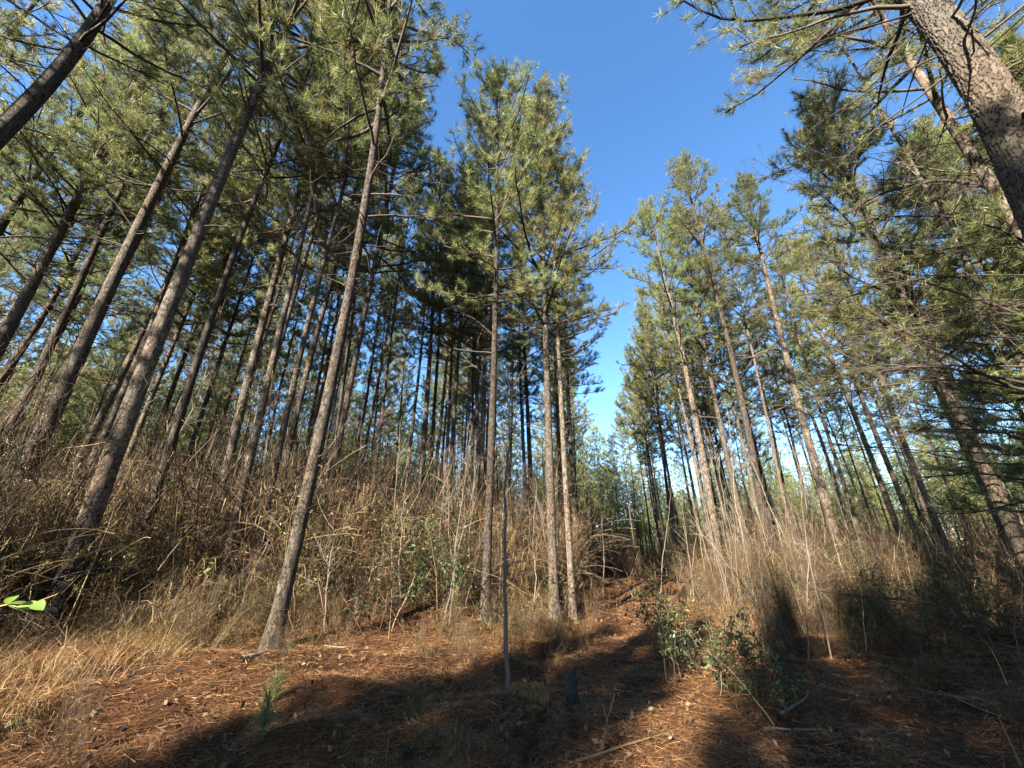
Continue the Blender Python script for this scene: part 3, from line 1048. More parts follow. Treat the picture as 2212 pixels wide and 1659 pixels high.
def merge(geos):
    """[(Geo, material)] -> one mesh with several materials"""
    V, F3, F4, Tn, m3, m4, n = [], [], [], [], [], [], 0
    me = bpy.data.meshes.new("variant")
    for i, (g, mt) in enumerate(geos):
        if not g.V:
            continue
        v = np.concatenate(g.V)
        if g.F3:
            f = np.concatenate(g.F3) + n; F3.append(f); m3.append(np.full(len(f), i))
        if g.F4:
            f = np.concatenate(g.F4) + n; F4.append(f); m4.append(np.full(len(f), i))
        V.append(v); Tn.append(np.concatenate(g.T)); n += len(v)
    V = np.concatenate(V)
    f3 = np.concatenate(F3) if F3 else np.zeros((0, 3), int)
    f4 = np.concatenate(F4) if F4 else np.zeros((0, 4), int)
    loops = np.concatenate([f3.ravel(), f4.ravel()]).astype(np.int32)
    starts = np.concatenate([np.arange(len(f3)) * 3, len(f3) * 3 + np.arange(len(f4)) * 4]).astype(np.int32)
    me.vertices.add(len(V)); me.vertices.foreach_set("co", V.astype(np.float32).ravel())
    me.loops.add(len(loops)); me.loops.foreach_set("vertex_index", loops)
    me.polygons.add(len(starts)); me.polygons.foreach_set("loop_start", starts)
    me.update(calc_edges=True)
    mi = np.concatenate((m3 or [np.zeros(0)]) + (m4 or [np.zeros(0)])).astype(np.int32)
    me.polygons.foreach_set("material_index", mi)
    a = me.attributes.new("tint", 'FLOAT', 'POINT'); a.data.foreach_set("value", np.concatenate(Tn).astype(np.float32))
    for _, mt in geos:
        me.materials.append(mt)
    return me


def stems(rng, g, n, h, tilt, r0, k=7, bend=.1, spread=.25, up=.03):
    az = rng.uniform(0, 6.28, n)
    tl = np.abs(rng.normal(0, tilt, n))
    d = np.stack([np.cos(az) * np.sin(tl), np.sin(az) * np.sin(tl), np.cos(tl)], 1)
    st = np.stack([rng.normal(0, spread, n), rng.normal(0, spread, n), np.full(n, -.05)], 1)
    L = h * rng.uniform(.45, 1.05, n)
    P = wander(rng, st, d, L, k, bend, up)
    tubes(g, P, np.linspace(1, .3, k)[None] * (r0 * rng.uniform(.6, 1.2, n))[:, None], 4, np.clip(rng.normal(.5, .25, n), 0, 1))
    return P, L


def leaves(rng, g, pos, size, n_per=1, narrow=.45, droop=.2):
    pos = np.repeat(pos, n_per, 0)
    N = len(pos)
    pos = pos + rng.normal(0, size * .6, (N, 3))
    d = nrm(rng.normal(0, 1, (N, 3)) + np.array([0, 0, -droop]))
    s = nrm(np.cross(d, rng.normal(0, 1, (N, 3))))
    L = size * rng.uniform(.6, 1.3, (N, 1))
    V = np.stack([pos, pos + d * L * .5 + s * L * narrow * .5, pos + d * L, pos + d * L * .5 - s * L * narrow * .5], 1).reshape(-1, 3)
    g.add(V, np.arange(N * 4).reshape(-1, 4), np.repeat(np.clip(rng.normal(.5, .25, N), 0, 1), 4))


def blades(rng, g, pos, h, w, n_seg=3, lean=.5, hang=False, az=None):
    N = len(pos)
    az = rng.uniform(0, 6.28, N) if az is None else az
    ln = np.abs(rng.normal(lean, .3, N))
    H = h * rng.uniform(.5, 1.15, N)
    dirh = np.stack([np.cos(az), np.sin(az), 0 * az], 1)
    sd = np.stack([-np.sin(az), np.cos(az), 0 * az], 1) * np.cos(rng.uniform(0, 3.14, N))[:, None] + np.array([0, 0, .3])
    sd = nrm(sd) * (w / 2)
    pts = []
    for i in range(n_seg + 1):
        t = i / n_seg
        th = ln * t * 1.6
        if hang:
            p = pos + dirh * (H * ln * .3 * t)[:, None] + np.array([0, 0, -1]) * (H * t)[:, None]
        else:
            p = pos + dirh * (H * np.sin(th) * t)[:, None] + np.array([0, 0, 1]) * (H * t * np.cos(th * .8))[:, None]
        ww = 1 - .85 * t
        pts += [p - sd * ww, p + sd * ww]
    V = np.stack(pts, 1).reshape(-1, 3)
    b = (np.arange(N) * (2 * (n_seg + 1)))[:, None]
    j = (np.arange(n_seg) * 2)[None]
    q = np.stack([b + j, b + j + 1, b + j + 3, b + j + 2], -1).reshape(-1, 4)
    g.add(V, q, np.repeat(np.clip(rng.normal(.5, .25, N), 0, 1), 2 * (n_seg + 1)))


def on_paths(rng, P, n, lo=.25):
    bi = rng.integers(0, P.shape[0], n)
    x = rng.uniform(lo, 1, n) * (P.shape[1] - 1)
    i = np.minimum(x.astype(int), P.shape[1] - 2)
    f = (x - i)[:, None]
    return P[bi, i] * (1 - f) + P[bi, i + 1] * f


THICK = []
for i in range(11):
    rng = np.random.default_rng(500 + i)
    gt, gd, gl = Geo(), Geo(), Geo()
    if i < 3:        # bare twiggy shrub
        P, L = stems(rng, gt, 12, 2.3, .28, .008, bend=.13)
        Q = side_twigs(rng, gt, P, 11, .55, .0042)
        side_twigs(rng, gt, Q, 2, .25, .003)
        blades(rng, gd, on_paths(rng, Q, 120), .2, .007, 2, .5, hang=True)
    elif i < 6:      # shrub hung with dead needles and vines
        P, L = stems(rng, gt, 10, 1.9, .35, .008, bend=.16)
        Q = side_twigs(rng, gt, P, 10, .6, .004)
        blades(rng, gd, on_paths(rng, Q, 520), .22, .006, 2, .8, hang=True)
        blades(rng, gd, np.stack([rng.normal(0, .4, 160), rng.normal(0, .4, 160), np.zeros(160)], 1), .6, .006, 3, .6)
    elif i < 9:      # olive leafy vine tangle
        P, L = stems(rng, gt, 10, 2.1, .35, .007, bend=.18)
        Q = side_twigs(rng, gt, P, 9, .5, .004)
        leaves(rng, gl, on_paths(rng, Q, 520), .065, 1, .3)
        blades(rng, gd, on_paths(rng, Q, 200), .25, .008, 2, .6, hang=True)
    else:            # tall thin whips
        P, L = stems(rng, gt, 6, 3.8, .12, .011, bend=.07, spread=.5)
        Q = side_twigs(rng, gt, P, 12, .55, .0045, lo=.2)
        side_twigs(rng, gt, Q, 2, .25, .003)
    if i in (0, 3, 4, 6, 7):   # long arching canes
        n = 7
        az = rng.uniform(0, 6.28, n)
        cn = wander(rng, rng.normal(0, .3, (n, 3)) * np.array([1, 1, 0]), nrm(np.stack([np.cos(az) * .55, np.sin(az) * .55, np.full(n, 1.)], 1)), rng.uniform(2.0, 3.4, n), 14, .06, -.11)
        tubes(gt, cn, np.full((n, 14), .004), 4, rng.uniform(.35, .9, n))
    THICK.append(merge([(gt, M_TWIG), (gd, M_DRY), (gl, M_OLIVE)]))

GRASS = []
for i in range(4):
    rng = np.random.default_rng(560 + i)
    gd = Geo()
    n = 110
    blades(rng, gd, np.stack([rng.normal(0, .16, n), rng.normal(0, .16, n), np.full(n, -.02)], 1), .5 if i < 3 else .3, .006, 4, .75)
    GRASS.append(merge([(gd, M_DRY)]))

# where the brush begins on each side of the clearing
BL = np.array([(-16, 2.2), (-9, 3.2), (-5.6, 4.4), (-4.4, 5.4), (-3.3, 6.9), (-1.1, 9.3), (1.6, 10.8), (2.3, 20), (30, 20)])
BR = np.array([(0, 21), (5.6, 20.5), (4.2, 12.5), (5, 8.6), (9, 8.0), (14, 7.0), (30, 5)])


def in_brush(x, y):
    s = path_s(x, y)
    if s < -1.5:
        return y > np.interp(x, BL[:, 0], BL[:, 1])
    if s > 1.5:
        yb = np.interp(x, [4.2, 5, 9, 14, 30], [12.5, 8.8, 8.2, 7.0, 5.0])
        return y > yb
    return y > 20.5 + .4 * math.sin(x * 2)


FEET = []
for q_, wd_ in ((4, 3.0), (5, 2.0), (7, 1.8), (8, 1.6), (3, 2.2)):
    l_ = named[q_].location
    FEET.append((math.atan2(l_.x, l_.y), R(wd_), math.hypot(l_.x, l_.y)))
rng = np.random.default_rng(8)
pts, rots, scl, idx = [], [], [], []
while len(pts) < 5600:
    d = 4 + 38 * rng.random() ** 1.25
    az = rng.uniform(-R(66), R(66))
    x, y = d * math.sin(az), d * math.cos(az)
    if not in_brush(x, y):
        continue
    edge = in_brush(x, y - 1.2) or abs(path_s(x, y)) < 2
    s = path_s(x, y)
    r = rng.random()
    if s > 0:
        v = rng.integers(0, 3) if r < .36 else (rng.integers(3, 6) if r < .5 else (rng.integers(6, 9) if r < .64 else rng.integers(9, 11)))
        sc = rng.uniform(.35, .9)
        if rng.random() < .2:
            continue
    else:
        v = rng.integers(0, 3) if r < .28 else (rng.integers(3, 6) if r < .62 else (rng.integers(6, 9) if r < .86 else rng.integers(9, 11)))
        sc = rng.uniform(.6, 1.35) * (.72 if d < 9 else (1.15 if x < -3.5 else 1))
    if abs(s) < 2.2:
        v = rng.choice([1, 2, 9, 10])
        sc *= .6
    if not edge:
        sc *= .65
    if min((x - a) ** 2 + (y - b) ** 2 for a, b in TREES_XY) < .12:
        continue
    # thin growth in front of the stems whose feet can be seen
    for a, b, d_t in FEET:
        if d < d_t and abs(az - a) < b:
            sc *= .42
            break
    pts.append((x, y, gz(x, y)))
    rots.append((rng.normal(0, .22), rng.normal(0, .22), rng.uniform(0, 6.28)))
    scl.append(sc)
    idx.append(v)
k_ = 0
while k_ < 170:      # low twigs and small stuff out in the clearing
    d = 2.6 + 9 * rng.random()
    az = rng.uniform(-R(60), R(60))
    x, y = d * math.sin(az), d * math.cos(az)
    s = path_s(x, y)
    if in_brush(x, y) or abs(s) < 1.1 or rng.random() > .25 + .75 * (y > 5):
        continue
    pts.append((x, y, gz(x, y)))
    rots.append((rng.normal(0, .3), rng.normal(0, .3), rng.uniform(0, 6.28)))
    scl.append(rng.uniform(.1, .3) * (1.6 if y > 6.5 else 1))
    idx.append(int(rng.choice([1, 2, 5, 8])))
    k_ += 1
gn_scatter("undergrowth", "tangled thicket of dry twigs, vines and dead needles below the pines", THICK, pts, rots, scl, idx)

pts, rots, scl, idx = [], [], [], []
while len(pts) < 1500:
    d = 1.9 + 17 * rng.random() ** 1.1
    az = rng.uniform(-R(64), R(64))
    x, y = d * math.sin(az), d * math.cos(az)
    s = path_s(x, y)
    pr = .0
    yb = np.interp(x, BL[:, 0], BL[:, 1])
    if s < -1.2:
        pr = .03 + .8 * float(smooth(-3.2, -4.6, x)) + .22 * float(smooth(1.6, .2, yb - y))
    elif s > 1.2:
        pr = .04 + .3 * (in_brush(x, y + 1.5))
    elif y > 13:
        pr = .25
    if rng.random() > pr:
        continue
    pts.append((x, y, gz(x, y)))
    rots.append((rng.normal(0, .2), rng.normal(0, .2), rng.uniform(0, 6.28)))
    scl.append(rng.uniform(.35, .95) if s < -1.2 and x < -3 else rng.uniform(.25, .7))
    idx.append(int(rng.integers(0, 4)))
gn_scatter("dry_grass", "dead straw coloured grass drooping over the bank and clearing edges", GRASS, pts, rots, scl, idx)

# far wood beyond the rows
FW = []
for i in range(4):
    g1, g2 = Geo(), Geo()
    rng = np.random.default_rng(700 + i)
    z = np.linspace(0, 13, 8)
    tubes(g1, np.stack([0 * z, 0 * z, z], 1)[None], (.13 * (1 - z / 15))[None], 6, [.5])
    n = 420
    zz = rng.uniform(5.5, 14, n)
    rr = 1.9 * np.sqrt(np.clip(1 - ((zz - 8.5) / 6) ** 2, .02, 1)) * np.sqrt(rng.random(n))
    a = rng.uniform(0, 6.28, n)
    needles(g2, rng, np.stack([rr * np.cos(a), rr * np.sin(a), zz], 1), np.stack([np.cos(a), np.sin(a), np.full(n, .8)], 1), 7, .45, .05)
    FW.append(merge([(g1, M_BRANCH), (g2, M_NEEDLE)]))
rng = np.random.default_rng(9)
pts, rots, scl, idx = [], [], [], []
while len(pts) < 1300:
    d = 47 + 90 * rng.random()
    az = rng.uniform(-R(68), R(68))
    x, y = d * math.sin(az), d * math.cos(az)
    s = path_s(x, y)
    if -2.5 < s < 3 and d < 52:
        continue
    pts.append((x, y, gz(x, y)))
    rots.append((0, 0, rng.uniform(0, 6.28)))
    scl.append(rng.uniform(.8, 1.15) * (1.25 if s < 0 and d < 90 else .85))
    idx.append(int(rng.integers(0, 4)))
gn_scatter("far_pine_wood", "distant mass of pines beyond the last countable rows", FW, pts, rots, scl, idx)

# ---- pine straw and dead leaves on the clearing floor
rng = np.random.default_rng(12)
N = 260000
d = 1.2 + 14.5 * rng.random(N) ** 1.35
az = rng.uniform(-R(62), R(62), N)
x, y = d * np.sin(az), d * np.cos(az)
z = gzv(x, y) + rng.uniform(.002, .03, N)
L = rng.uniform(.10, .19, N)
th = rng.uniform(0, 6.28, N)
pi_ = rng.normal(0, .16, N)
dv = np.stack([np.cos(th) * np.cos(pi_), np.sin(th) * np.cos(pi_), np.sin(pi_)], 1)
w = np.maximum(.0017, .00068 * d)
sv = np.stack([-np.sin(th), np.cos(th), rng.normal(0, .4, N)], 1) * (w / 2)[:, None]
c = np.stack([x, y, z], 1)
h = dv * (L / 2)[:, None]
g = Geo()
g.add(np.stack([c - h - sv, c - h + sv, c + h], 1).reshape(-1, 3), np.arange(N * 3).reshape(-1, 3), np.repeat(np.clip(rng.normal(.5, .24, N), 0, 1), 3))
props(link("pine_straw", g.mesh("pine_straw", M_STRAW)), "fallen orange brown pine needles covering the clearing floor", None, None, "stuff")

N = 7000
d = 1.5 + 12 * rng.random(N) ** 1.2
az = rng.uniform(-R(60), R(60), N)
x, y = d * np.sin(az), d * np.cos(az)
g = Geo()
leaves(rng, g, np.stack([x, y, gzv(x, y) + .03], 1), .05, 1, .6)
props(link("fallen_leaves", g.mesh("fallen_leaves", M_DEADLEAF)), "small brown dead leaves strewn over the pine straw", None, None, "stuff")


# ------------------------------------------------------------------ saplings, shrubs, sticks
def sapling(label, axis_pts, r0, mat=M_PALE, seed=0, per=16, tw=.7, group=None, leaf=False, name="bare_sapling", up=.25):
    """axis_pts: world points of the stem, bottom first"""
    rng = np.random.default_rng(seed)
    P = np.array(axis_pts, float)
    K = 16
    t = np.linspace(0, len(P) - 1, K)
    i = np.minimum(t.astype(int), len(P) - 2)
    f = (t - i)[:, None]
    Q = P[i] * (1 - f) + P[i + 1] * f
    Q[1:-1] = (Q[:-2] + Q[1:-1] * 2 + Q[2:]) / 4
    Q[1:-1] += rng.normal(0, .012, (K - 2, 3))
    base = Q[0].copy()
    Q = Q - base
    root = thing(name, label, "sapling", base, group)
    g = Geo()
    tubes(g, Q[None], (r0 * np.linspace(1, .25, K))[None], 7, [.5])
    link("stem", g.mesh("stem", mat, True), root)
    g = Geo()
    B = side_twigs(rng, g, Q[None], per, tw, r0 * .28, lo=.22, out=.75, k=6, bend=.13)
    B2 = side_twigs(rng, g, B, 4, tw * .4, max(.0025, r0 * .13), lo=.2)
    link("twigs", g.mesh("twigs", mat), root)
    return root


def stem_px(pts, dist0, t_scale=1.0):
    """stem points from readings, all kept at the same distance from the eye horizontally"""
    out = []
    for px, py in pts:
        d = ray(px, py)
        t = dist0 / math.hypot(d[0], d[1])
        out.append(np.array([0, 0, EYE]) + t * d)
    out[0][2] = gz(out[0][0], out[0][1]) - .05
    return out


b0 = ground_hit(1096, 1500)
d0 = math.hypot(b0[0], b0[1])
sapling("straight grey green sapling standing alone in the shaded centre foreground", stem_px([(1096, 1500), (1097, 1420), (1092, 1330), (1090, 1240), (1092, 1150), (1096, 1040), (1097, 940), (1096, 850), (1098, 790)], d0), .024, M_PALE, 1, per=22, tw=.6)
b1 = ground_hit(1690, 1450)
sapling("pale thin sapling leaning left over the dark shrub right of the path", stem_px([(1690, 1452), (1665, 1400), (1640, 1330), (1610, 1270), (1570, 1215), (1525, 1165), (1495, 1115)], math.hypot(b1[0], b1[1])), .016, M_PALE, 2, per=14, tw=.6)
b2 = ground_hit(1370, 1255)
specs = [((870, 1330), (862, 1230), (868, 1150), (872, 1080), "crooked white barked sapling left of the yellow green bush", .02),
         ((985, 1310), (980, 1230), (968, 1150), (972, 1060), "pale twisted sapling just left of the centre pines", .02),
         ((1275, 1310), (1278, 1230), (1270, 1150), (1276, 1060), "thin dark sapling at the left lip of the path", .014),
         ((1302, 1290), (1305, 1200), (1300, 1120), (1306, 1030), "thin twiggy sapling beside the left wheel track", .014),
         ((1425, 1290), (1432, 1200), (1445, 1120), (1450, 1040), "pale sapling at the right lip of the path crest", .014),
         ((1500, 1300), (1490, 1210), (1478, 1130), (1470, 1050), "slim tan sapling between path and first right pine", .016),
         ((1725, 1330), (1712, 1200), (1690, 1080), (1678, 960), "dark slender sapling in the brush right of the leaning pale one", .02),
         ((1762, 1330), (1745, 1200), (1722, 1090), (1712, 1000), "second dark slender sapling, nearer the lone leaning pine", .018),
         ((2040, 1290), (2015, 1200), (1992, 1110), (1975, 1030), "branchy pale sapling in sunlit brush at the right", .022),
         ((2110, 1290), (2085, 1200), (2060, 1120), (2046, 1020), "crooked cream barked sapling nearest the right edge", .024),
         ((700, 1370), (706, 1290), (716, 1200), (722, 1120), "thin straight sapling right of the purple brown pine foot", .014),
         ((505, 1360), (540, 1250), (590, 1150), (640, 1060), "long thin pale sapling leaning right across the three slim pines", .014),
         ((1150, 1330), (1158, 1250), (1150, 1160), (1160, 1050), "white stemmed sapling between the centre pair of pines", .016)]
for q, (a, b, c, e, lab, r0) in enumerate(specs):
    gh = ground_hit(*a)
    sapling(lab, stem_px([a, b, c, e], math.hypot(gh[0], gh[1])), r0, M_PALE if "dark" not in lab else M_TWIG, 40 + q, per=14, tw=.7)

# tall pale pole at the upper right, bare limbs
pole = []
dpole = 10.4
for px, py in [(2105, 600), (2060, 500), (1991, 383), (1931, 283), (1858, 167), (1788, 50), (1740, -30)]:
    d_ = ray(px, py)
    pole.append(np.array([0, 0, EYE]) + d_ * dpole / math.hypot(d_[0], d_[1]))
pole = [np.array([pole[0][0], pole[0][1], gz(pole[0][0], pole[0][1]) - .1])] + pole
r_ = sapling("tall pale bare pole tree with upswept limbs left of the huge corner trunk", pole, .062, M_PALE, 77, per=22, tw=1.7, name="bare_pole_tree")
r_["category"] = "tree"

# crowd of thin poles down the path end and right side
PROT = []
for i in range(4):
    rng = np.random.default_rng(820 + i)
    K = 12
    h_ = 6.0
    z = np.linspace(-.1, h_, K)
    cx_ = np.cumsum(rng.normal(0, .05, K)); cy_ = np.cumsum(rng.normal(0, .05, K))
    Q = np.stack([cx_ - cx_[0], cy_ - cy_[0], z], 1)
    g1 = Geo(); tubes(g1, Q[None], (.028 * np.linspace(1, .25, K))[None], 6, [.5])
    g2 = Geo(); B = side_twigs(rng, g2, Q[None], 22, .9, .008, lo=.25, out=.7, k=5, bend=.15); side_twigs(rng, g2, B, 4, .35, .004)
    PROT.append((g1.mesh("stem", M_PALE, True), g2.mesh("twigs", M_PALE)))
rng = np.random.default_rng(44)
cnt = 0
SAPS = []
while cnt < 85:
    if rng.random() < .45:
        s0, y = rng.uniform(-3.5, 5), rng.uniform(17.5, 34)
        x = s0 * 1.03 + .62 + .25 * y
        if abs(s0) < 1.6 and y < 21:
            continue
        lab = "thin bare sapling in the sunlit crowd closing the end of the path"
        grp = "saplings at the end of the path"
    elif rng.random() < .62:
        dd_, aa = rng.uniform(12, 32), R(rng.uniform(22, 60))
        x, y = dd_ * math.sin(aa), dd_ * math.cos(aa)
        lab, grp = "thin bare sapling in the brush among the right hand pines", "saplings among the right hand pines"
    else:
        dd_, aa = rng.uniform(10.5, 26), R(rng.uniform(-58, 5))
        x, y = dd_ * math.sin(aa), dd_ * math.cos(aa)
        if not in_brush(x, y):
            continue
        lab, grp = "thin bare sapling in the brown brush among the left hand pines", "saplings among the left hand pines"
    if min((x - a) ** 2 + (y - b) ** 2 for a, b in TREES_XY) < .2:
        continue
    st_, tw_ = PROT[cnt % 4]
    root = thing("bare_sapling", lab, "sapling", (x, y, gz(x, y)), grp)
    SAPS.append((root, x, y))
    root.rotation_euler = (rng.normal(0, .08), rng.normal(0, .08), rng.uniform(0, 6.28))
    sc_ = rng.uniform(.5, 1.05)
    root.scale = (sc_ * .8, sc_ * .8, sc_)
    link("stem", st_, root)
    link("twigs", tw_, root)
    cnt += 1


n_ = 0
while n_ < 40:
    if n_ < 24:
        x, y = rng.uniform(-2.6, 2.3), rng.uniform(7.2, 11.5)
        if path_s(x, y) > -1.25 or y < 7.0 + .55 * abs(x + .2):
            continue
        grp = "saplings in front of the centre pair"
    else:
        x, y = rng.uniform(3.5, 8.5), rng.uniform(7.0, 12)
        if path_s(x, y) < 1.4:
            continue
        grp = "saplings at the right edge of the clearing"
    if min((x - a) ** 2 + (y - b) ** 2 for a, b in TREES_XY) < .12:
        continue
    st_, tw_ = PROT[n_ % 4]
    root = thing("bare_sapling", grp, "sapling", (x, y, gz(x, y)), grp)
    root.rotation_euler = (rng.normal(0, .12), rng.normal(0, .12), rng.uniform(0, 6.28))
    sc_ = rng.uniform(.28, .62)
    root.scale = (sc_ * .8, sc_ * .8, sc_)
    link("stem", st_, root)
    link("twigs", tw_, root)
    SAPS.append((root, x, y))
    n_ += 1
rank_labels(SAPS, "bare sapling")

# leafy evergreen shrubs that can be told apart
def shrub(label, px, py, h, wid, n_leaf, size, mat, seed, tint_mat=M_TWIG, name="leafy_shrub", narrow=.4):
    rng = np.random.default_rng(seed)
    p = ground_hit(px, py)
    root = thing(name, label, "shrub", (p[0], p[1], gz(p[0], p[1])))
    g = Geo()
    P, L = stems(rng, g, 11, h, .30, .009, bend=.12, spread=wid * .3)
    Q = side_twigs(rng, g, P, 10, h * .28, .0045)
    link("stems", g.mesh("stems", tint_mat), root)
    g = Geo()
    leaves(rng, g, on_paths(rng, Q, int(n_leaf * .6)), size * .85, 1, narrow, .1)
    link("foliage", g.mesh("foliage", mat), root)


shrub("yellow green leafy bush glowing in sun, left of the centre pines", 925, 1290, 2.5, 1.2, 2600, .07, M_OLIVE, 1)
shrub("dark evergreen bush under the yellow green one", 945, 1330, 1.7, .9, 1900, .08, M_LEAF, 2)
shrub("green bush with narrow leaves right of the purple brown pine", 690, 1350, 2.3, 1.2, 1700, .09, M_OLIVE, 3, narrow=.25)
shrub("low green leaf cluster at the sunny bank edge", 800, 1365, .9, .6, 420, .09, M_LEAF, 4, narrow=.3)
shrub("glossy leaved shrub at the right rim of the path", 1440, 1400, 1.35, .7, 900, .085, M_LEAF, 5)
shrub("green leafy shrub in half shade right of the path", 1520, 1470, 1.05, .9, 1500, .06, M_LEAF, 6)
shrub("dark shaded bush below the pale leaning sapling", 1650, 1520, 1.0, 1.1, 2200, .06, M_LEAF, 7)
shrub("dark brushy shrub left of the dark bush, beside the path", 1580, 1440, 1.1, .9, 900, .05, M_LEAF, 8)
shrub("deep shade evergreen shrub under the fallen pole", 1930, 1400, 1.4, 1.3, 1700, .06, M_LEAF, 9)
shrub("deep shade evergreen shrub at the right edge near the fallen pole", 2120, 1420, 1.4, 1.3, 1700, .06, M_LEAF, 10)
shrub("broad leaved green bush below the parallel pair of leaning pines", 2080, 1310, 2.1, 1.2, 2300, .075, M_LEAF, 11)
shrub("small leafy bush on the far right behind the deep shade shrubs", 1860, 1310, 1.5, 1.0, 1500, .07, M_LEAF, 12)
shrub("small green shrub in the left wheel track shade near the crest", 1350, 1300, .7, .8, 600, .05, M_OLIVE, 13)
shrub("dark leafy shrub clinging to the foot of the last left pine", 1228, 1330, 1.5, .6, 1200, .07, M_LEAF, 14)

# green seedling pine tufts in the left foreground
def seedling(label, px, py, h, seed, m=60):
    rng = np.random.default_rng(seed)
    p = ground_hit(px, py)
    root = thing("pine_seedling", label, "seedling", (p[0], p[1], gz(p[0], p[1])))
    g = Geo()
    P = wander(rng, np.zeros((1, 3)), np.array([[0, 0, 1.]]), np.array([h]), 6, .05)
    tubes(g, P, np.linspace(.008, .004, 6)[None], 5, [.4])
    link("stem", g.mesh("stem", M_BRANCH), root)
    g = Geo()
    n = 9
    pp = on_paths(rng, P, n, .3)
    needles(g, rng, pp, np.tile([0, 0, 1.], (n, 1)) + rng.normal(0, .4, (n, 3)), m, .17, .0035, (10, 75))
    link("needles", g.mesh("needles", M_NEEDLE), root)


seedling("small green pine seedling at the bottom left of the clearing", 560, 1610, .3, 1, 40)
seedling("tiny green pine seedling in sunny straw above the bottom left one", 590, 1520, .18, 2, 30)

# charred stump and sticks
def stump():
    rng = np.random.default_rng(3)
    p = ground_hit(1237, 1528)
    root = thing("burnt_stump", "short black charred stump standing on the shaded straw", "stump", (p[0], p[1], gz(p[0], p[1])))
    K, S = 14, 14
    z = np.linspace(-.05, .27, K)
    th = np.arange(S) * 2 * math.pi / S
    Zm, Tm = np.meshgrid(z, th, indexing='ij')
    rr = .05 + .03 * np.exp(-(Zm + .05) / .06) + .011 * np.sin(Tm * 5 + Zm * 19) + .006 * np.sin(Tm * 9 - Zm * 60) + rng.normal(0, .004, Zm.shape)
    top = (z > .2)[:, None]
    Zm = Zm + np.where(top, .05 * np.sin(Tm * 3) + .03 * np.sin(Tm * 7), 0) * ((Zm - .2) / .07)
    V = np.stack([rr * np.cos(Tm), rr * np.sin(Tm), Zm], -1).reshape(-1, 3)
    j = np.arange(K - 1)[:, None] * S
    i = np.arange(S)
    q = np.stack([j + i, j + (i + 1) % S, j + S + (i + 1) % S, j + S + i], -1).reshape(-1, 4)
    g = Geo()
    V2 = np.concatenate([V, [[0, 0, .2]]])
    g.add(V2, q, .3)
    last = (K - 1) * S
    g.F3.append(np.stack([last + i, last + (i + 1) % S, np.full(S, len(V2) - 1)], 1))
    link("stump_body", g.mesh("stump_body", M_CHAR), root)
    g = Geo()
    a = rng.uniform(0, 6.28, 6)
    P = wander(rng, np.stack([.05 * np.cos(a), .05 * np.sin(a), np.full(6, .03)], 1), np.stack([np.cos(a), np.sin(a), np.full(6, -.25)], 1), np.full(6, .16), 5, .15)
    tubes(g, P, np.linspace(.02, .006, 5)[None].repeat(6, 0), 6, [.4] * 6)
    link("roots", g.mesh("roots", M_CHAR), root)


stump()


def stick(label, pts, r, mat=M_PALE, seed=0, twigs=0, lift=.02, name="fallen_stick", cat="stick", z=None):
    rng = np.random.default_rng(seed)
    W = []
    for i, (px, py) in enumerate(pts):
        p = ground_hit(px, py) if z is None else at_depth(px, py, z[i])
        if z is None:
            p = np.array([p[0], p[1], gz(p[0], p[1]) + lift])
        W.append(p)
    W = np.array(W)
    K = 5 * (len(W) - 1) + 1
    t = np.linspace(0, len(W) - 1, K)
    i = np.minimum(t.astype(int), len(W) - 2)
    f = (t - i)[:, None]
    Q = W[i] * (1 - f) + W[i + 1] * f
    for _ in range(3):
        Q[1:-1] = (Q[:-2] + Q[1:-1] * 2 + Q[2:]) / 4
    b = Q[0].copy()
    Q = Q - b
    g = Geo()
    tubes(g, Q[None], (r * (1 - .6 * np.linspace(0, 1, K)) * (1 + .12 * np.sin(np.arange(K) * 1.7)))[None], 7, [.6])
    if not twigs:
        o = link(name, g.mesh(name, mat, True), None, b)
        return props(o, label, cat)
    root = thing(name, label, cat, b)
    link("stem", g.mesh("stem", mat, True), root)
    g = Geo()
    B = side_twigs(rng, g, Q[None], twigs, .55, r * .35, lo=.1, out=.9, k=6, bend=.16)
    side_twigs(rng, g, B, 3, .25, max(.002, r * .15), lo=.2)
    link("twigs", g.mesh("twigs", mat), root)
    return root


stick("straight pale stick lying on shaded straw at the bottom right", [(1650, 1585), (1675, 1580), (1705, 1583), (1740, 1584), (1775, 1583)], .014)
stick("curved pale stick lying below the dark bush right of the path", [(1682, 1550), (1700, 1540), (1725, 1530), (1742, 1515), (1748, 1495)], .016, seed=2)
stick("long thin grey branch lying across the bottom of the clearing", [(1235, 1655), (1290, 1640), (1345, 1622), (1400, 1605), (1445, 1590)], .012, M_TWIG, 3, twigs=4)
stick("short pale stick left of the grey sapling foot", [(700, 1200 + 200), (745, 1405), (790, 1398)], .01, M_PALE, 4)
stick("broken pale twig on sunny straw left of the grey sapling", [(980, 1385), (1000, 1378), (1020, 1392)], .01, M_PALE, 5, twigs=4)
stick("long fallen dead pole slanting across the deep shade at the right", [(1760, 1272), (1850, 1288), (1960, 1295), (2080, 1315), (2212, 1335)], .026, M_TWIG, 6, twigs=16, name="fallen_pole", cat="branch", z=[7.6, 7.2, 6.8, 6.4, 6.0])
stick("thinner dead branch drooping below the fallen pole", [(1960, 1330), (2030, 1355), (2110, 1385), (2212, 1402)], .014, M_TWIG, 7, twigs=10, name="fallen_branch", cat="branch", z=[5.9, 5.7, 5.5, 5.3])
stick("broken tan stalk lying at the right edge on shaded straw", [(2030, 1497), (2070, 1518), (2110, 1535), (2160, 1555), (2212, 1578)], .009, M_PALE, 8, twigs=3)
stick("tall bent tan reed at the right edge, tip snapped over", [(2205, 1655), (2180, 1600), (2155, 1545)], .007, M_DRY, 9, z=[2.2, 2.35, 2.45], name="broken_reed", cat="reed")
